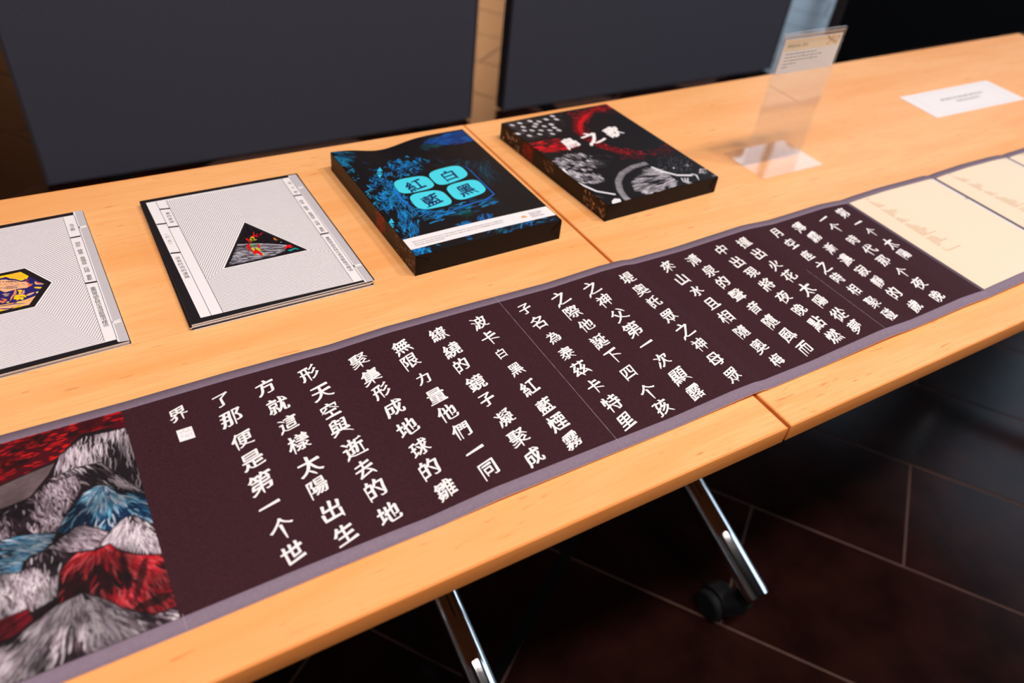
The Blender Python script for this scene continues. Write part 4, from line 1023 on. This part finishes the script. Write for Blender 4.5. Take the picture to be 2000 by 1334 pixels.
patch([(1790, 650), (1850, 640), (1850, 665), (1800, 670)], 30, 8, 4, WH, (1, .3), seed=53); patch([(1600, 540), (1650, 560), (1640, 600), (1600, 580)], 30, 14, 4, WH, (.6, 1), seed=54)
cv.fill(cp([(1020, 850), (1040, 832), (1085, 835), (1095, 862), (1050, 875), (1022, 870)]), (232, 228, 232))
for k in range(120):
    p = cp([(1380 + random.random() * 280, 500 + random.random() * 130)])[0]; a = cv.cv([p])[0]; cv.stroke([a, a + .6], 2, (150, 140, 150), .6, False)
a = cv.cv(cp([(1503, 596)]))[0]; cv.stroke([a, a + 1], 5, (240, 236, 240), 1, False)
cv.sheet('cover_picture', M['print'], t4, lambda x, y: zf4(x, y) + .0001)
scv = Canvas(260, 40, (0, 0), (1, 0), (0, 1), (46, 22, 16))
nz = vnoise(40, 260, (24, 14), 8); scv.blend((slice(None), slice(None)), .45 + nz * .5, (22, 12, 10)); r9 = np.random.default_rng(5)
for k in range(90): p = np.array([174 + r9.random() * 26, r9.random() * 30]); scv.stroke([p, p + [r9.normal(), 12]], 2.4, [(150, 10, 18), (100, 6, 12)][k % 2], .7)
for k in range(34): p = np.array([206 + r9.random() * 50, r9.random() * 38]); scv.stroke([p, p + r9.normal(size=2) * 4 + [2, 3]], 4, [(190, 150, 130), (110, 76, 58), (70, 40, 30)][k % 3], .75)
for k in range(60): p = np.array([4 + r9.random() * 50, r9.random() * 38]); scv.stroke([p, p + [r9.normal() * 3, 7]], 2.2, [(190, 140, 100), (120, 80, 56), (70, 40, 28)][k % 3], .7)
for k in range(26): p = np.array([120 + r9.random() * 24, 10 + r9.random() * 28]); scv.stroke([p, p + [6, 2]], 2.2, [(160, 116, 90), (90, 56, 40)][k % 2], .6)
side_sheet(t4, P4, zf4, H4, scv, 0, 'side_picture', np.array([-.0004, 0]))
ax4 = tuple(ex4 / np.linalg.norm(ex4)); ay4 = tuple(ey4 / np.linalg.norm(ey4)); it = []
for ch, p, sz in (('鳥', (690, 403), .031), ('之', (862, 363), .040), ('歌', (1025, 313), .033)):
    q = W(cp([p]), TH + H4)[0]; it.append((ch, q[0], q[1], sz, ax4, ay4))
for k in it: glyph_mesh('character', [k], M['ink_white'], t4, zf4, nib=.06, brush=True, lift=.0004)
f0, f1 = np.array([bl4[0], bl4[1], TH]), np.array([bl4[0] + ex4[0], bl4[1] + ex4[1], TH])
flap(t4, f0 + [.0, 0, .0008], f0 + [0, 0, .026], f0 + [.024, .0008, .0262], (0, -1, 0), M['case_fold'])
flap(t4, f1 + [0, 0, .0008], f1 + [-.013, -.0004, .014], f1 + [0, 0, .0262], (0, -1, 0), M['case_fold'])

# ------------------------------------------------------------------ clear stand with its card
SX0, SX1, SY = .3655, .4990, .4640
st_ = empty('sign_stand', ((SX0 + SX1) / 2, SY, TH)); tag(st_, 'clear acrylic sign stand with an upright sheet on a flat base', 'stand')
MB().box(SX0, SY - .047, TH + .0002, SX1 + .008, SY + .047, TH + .0028, .0005, 1).build('base_plate', M['acrylic'], st_)
u = MB(); u.box(SX0, SY - .0030, TH + .003, SX1, SY - .0012, TH + .2125, .0004, 1); u.build('front_sheet', M['acrylic'], st_)
u = MB(); u.box(SX0, SY + .0012, TH + .003, SX1, SY + .0030, TH + .2125, .0004, 1); u.build('rear_sheet', M['acrylic'], st_)
u = MB(); u.tube([(SX0, SY, TH + .2125), (SX1, SY, TH + .2125)], .0031, 16); u.build('top_fold', M['acrylic'], st_, True)
ck = (1500, 40, 11.12); cy = SY
cc = Wy(crop(*ck, [(360, 498), (1650, 190), (1400, 925), (150, 1240)]), cy)
card = empty('sign_card', ((SX0 + SX1) / 2, SY, TH + .16)); tag(card, 'white card with a cream heading held inside the clear stand', 'card')
x0c, x1c = cc[:, 0].min() + .001, cc[:, 0].max() - .001; z1c = (cc[0, 2] + cc[1, 2]) / 2; z0c = (cc[2, 2] + cc[3, 2]) / 2
MB().box(x0c, SY - .0002, z0c, x1c, SY + .0002, z1c).build('sheet', M['white_paper'], card)
wd_, hd_ = x1c - x0c, z1c - z0c
def cardq(polys, name, m, d=.00028):
    V, F = [], []
    for p in polys:
        b_ = len(V); V += [(x0c + a * wd_, SY - d, z0c + c_ * hd_) for a, c_ in p]; F.append(list(range(b_, b_ + len(p))))
    pymesh(name, V, F, m, card)
rc = lambda a, b_, c_, d: [(a, b_), (c_, b_), (c_, d), (a, d)]
cardq([rc(.02, .66, .98, .97)], 'heading_band', M['card_band'])
V, F = [], []; xx = .07
for ch in 'IMMERSIA 2023':
    g, f, adv = glyph(ch)
    if len(g):
        b_ = len(V); V += [(x0c + xx * wd_ + p[0] * .0062, SY - .0004, z0c + .755 * hd_ + p[1] * .0062) for p in g]; F += [[b_ + i for i in ff] for ff in f]; xx += adv * .0062 / wd_
    else: xx += .02
pymesh('heading', V, F, M['dark_text'], card)
ln_ = []
for k, (e, wv) in enumerate(((.62, .0), (.72, .0), (.66, .1), (.30, 0), (.18, 0))):
    x = .08
    while x < e:
        l_ = random.uniform(.03, .09); y = .55 - .095 * k; ln_.append(rc(x, y, min(e, x + l_), y + .028 + .01 * wv)); x += l_ + .014
cardq(ln_, 'small_print', M['grey_text'])
om = []
for k in range(40): 
    a, c_ = random.uniform(.73, .94), random.uniform(.70, .93); om.append(rc(a, c_, a + random.uniform(.008, .03), c_ + random.uniform(.015, .05)))
cardq(om, 'heading_ornament', M['orange'], .0004)
# ------------------------------------------------------------------ blank-looking label card on the table
lc = [np.array(p[:2]) for p in W([(1756, 190), (1830, 230), (2003, 193.5), (1926, 157)], TH + .0006)]
lab = empty('label_card', (*np.mean(lc, 0), TH)); tag(lab, 'white paper label lying flat on the right table, behind the cream pages', 'card')
V = [(*p, TH + .0002) for p in lc] + [(*p, TH + .0007) for p in lc]
pymesh('sheet', V, [[3, 2, 1, 0], [4, 5, 6, 7], [0, 1, 5, 4], [1, 2, 6, 5], [2, 3, 7, 6], [3, 0, 4, 7]], M['white_paper'], lab)
LB = lambda u, v: tuple((lc[1] * (1 - u) + lc[2] * u) * (1 - v) + (lc[0] * (1 - u) + lc[3] * u) * v)
R = []
for yv, ua, ub in ((.56, .28, .76), (.42, .40, .66)):
    x = ua
    while x < ub:
        l_ = random.uniform(.02, .06); e = min(ub, x + l_); R.append([LB(x, yv), LB(e, yv), LB(e, yv + .045), LB(x, yv + .045)]); x = e + .01
flat_polys('small_print', R, M['grey_text'], lab, lambda x, y: TH + .0009)
R = [bar(LB(a, b_), LB(c_, d), .0004) for a, b_, c_, d in ((.1, .1, .92, .1), (.92, .1, .92, .9), (.92, .9, .1, .9), (.1, .9, .1, .1))]
flat_polys('fine_border', R, M['grey_ink'], lab, lambda x, y: TH + .0008)
# narrow metal joint strip let into the floor under the tables
n0 = np.array([.099, .362]) + .5 * (np.array([.099, .362]) - np.array([-.181, .187])); n1 = np.array([-.181, .187]) - .6 * (np.array([.099, .362]) - np.array([-.181, .187]))
q = bar(n0, n1, .020)
ts = pymesh('trim_1', [(*p, -.004) for p in q] + [(*p, .0006) for p in q], [[3, 2, 1, 0], [4, 5, 6, 7], [0, 1, 5, 4], [1, 2, 6, 5], [2, 3, 7, 6], [3, 0, 4, 7]], M['steel']); ts['kind'] = 'structure'
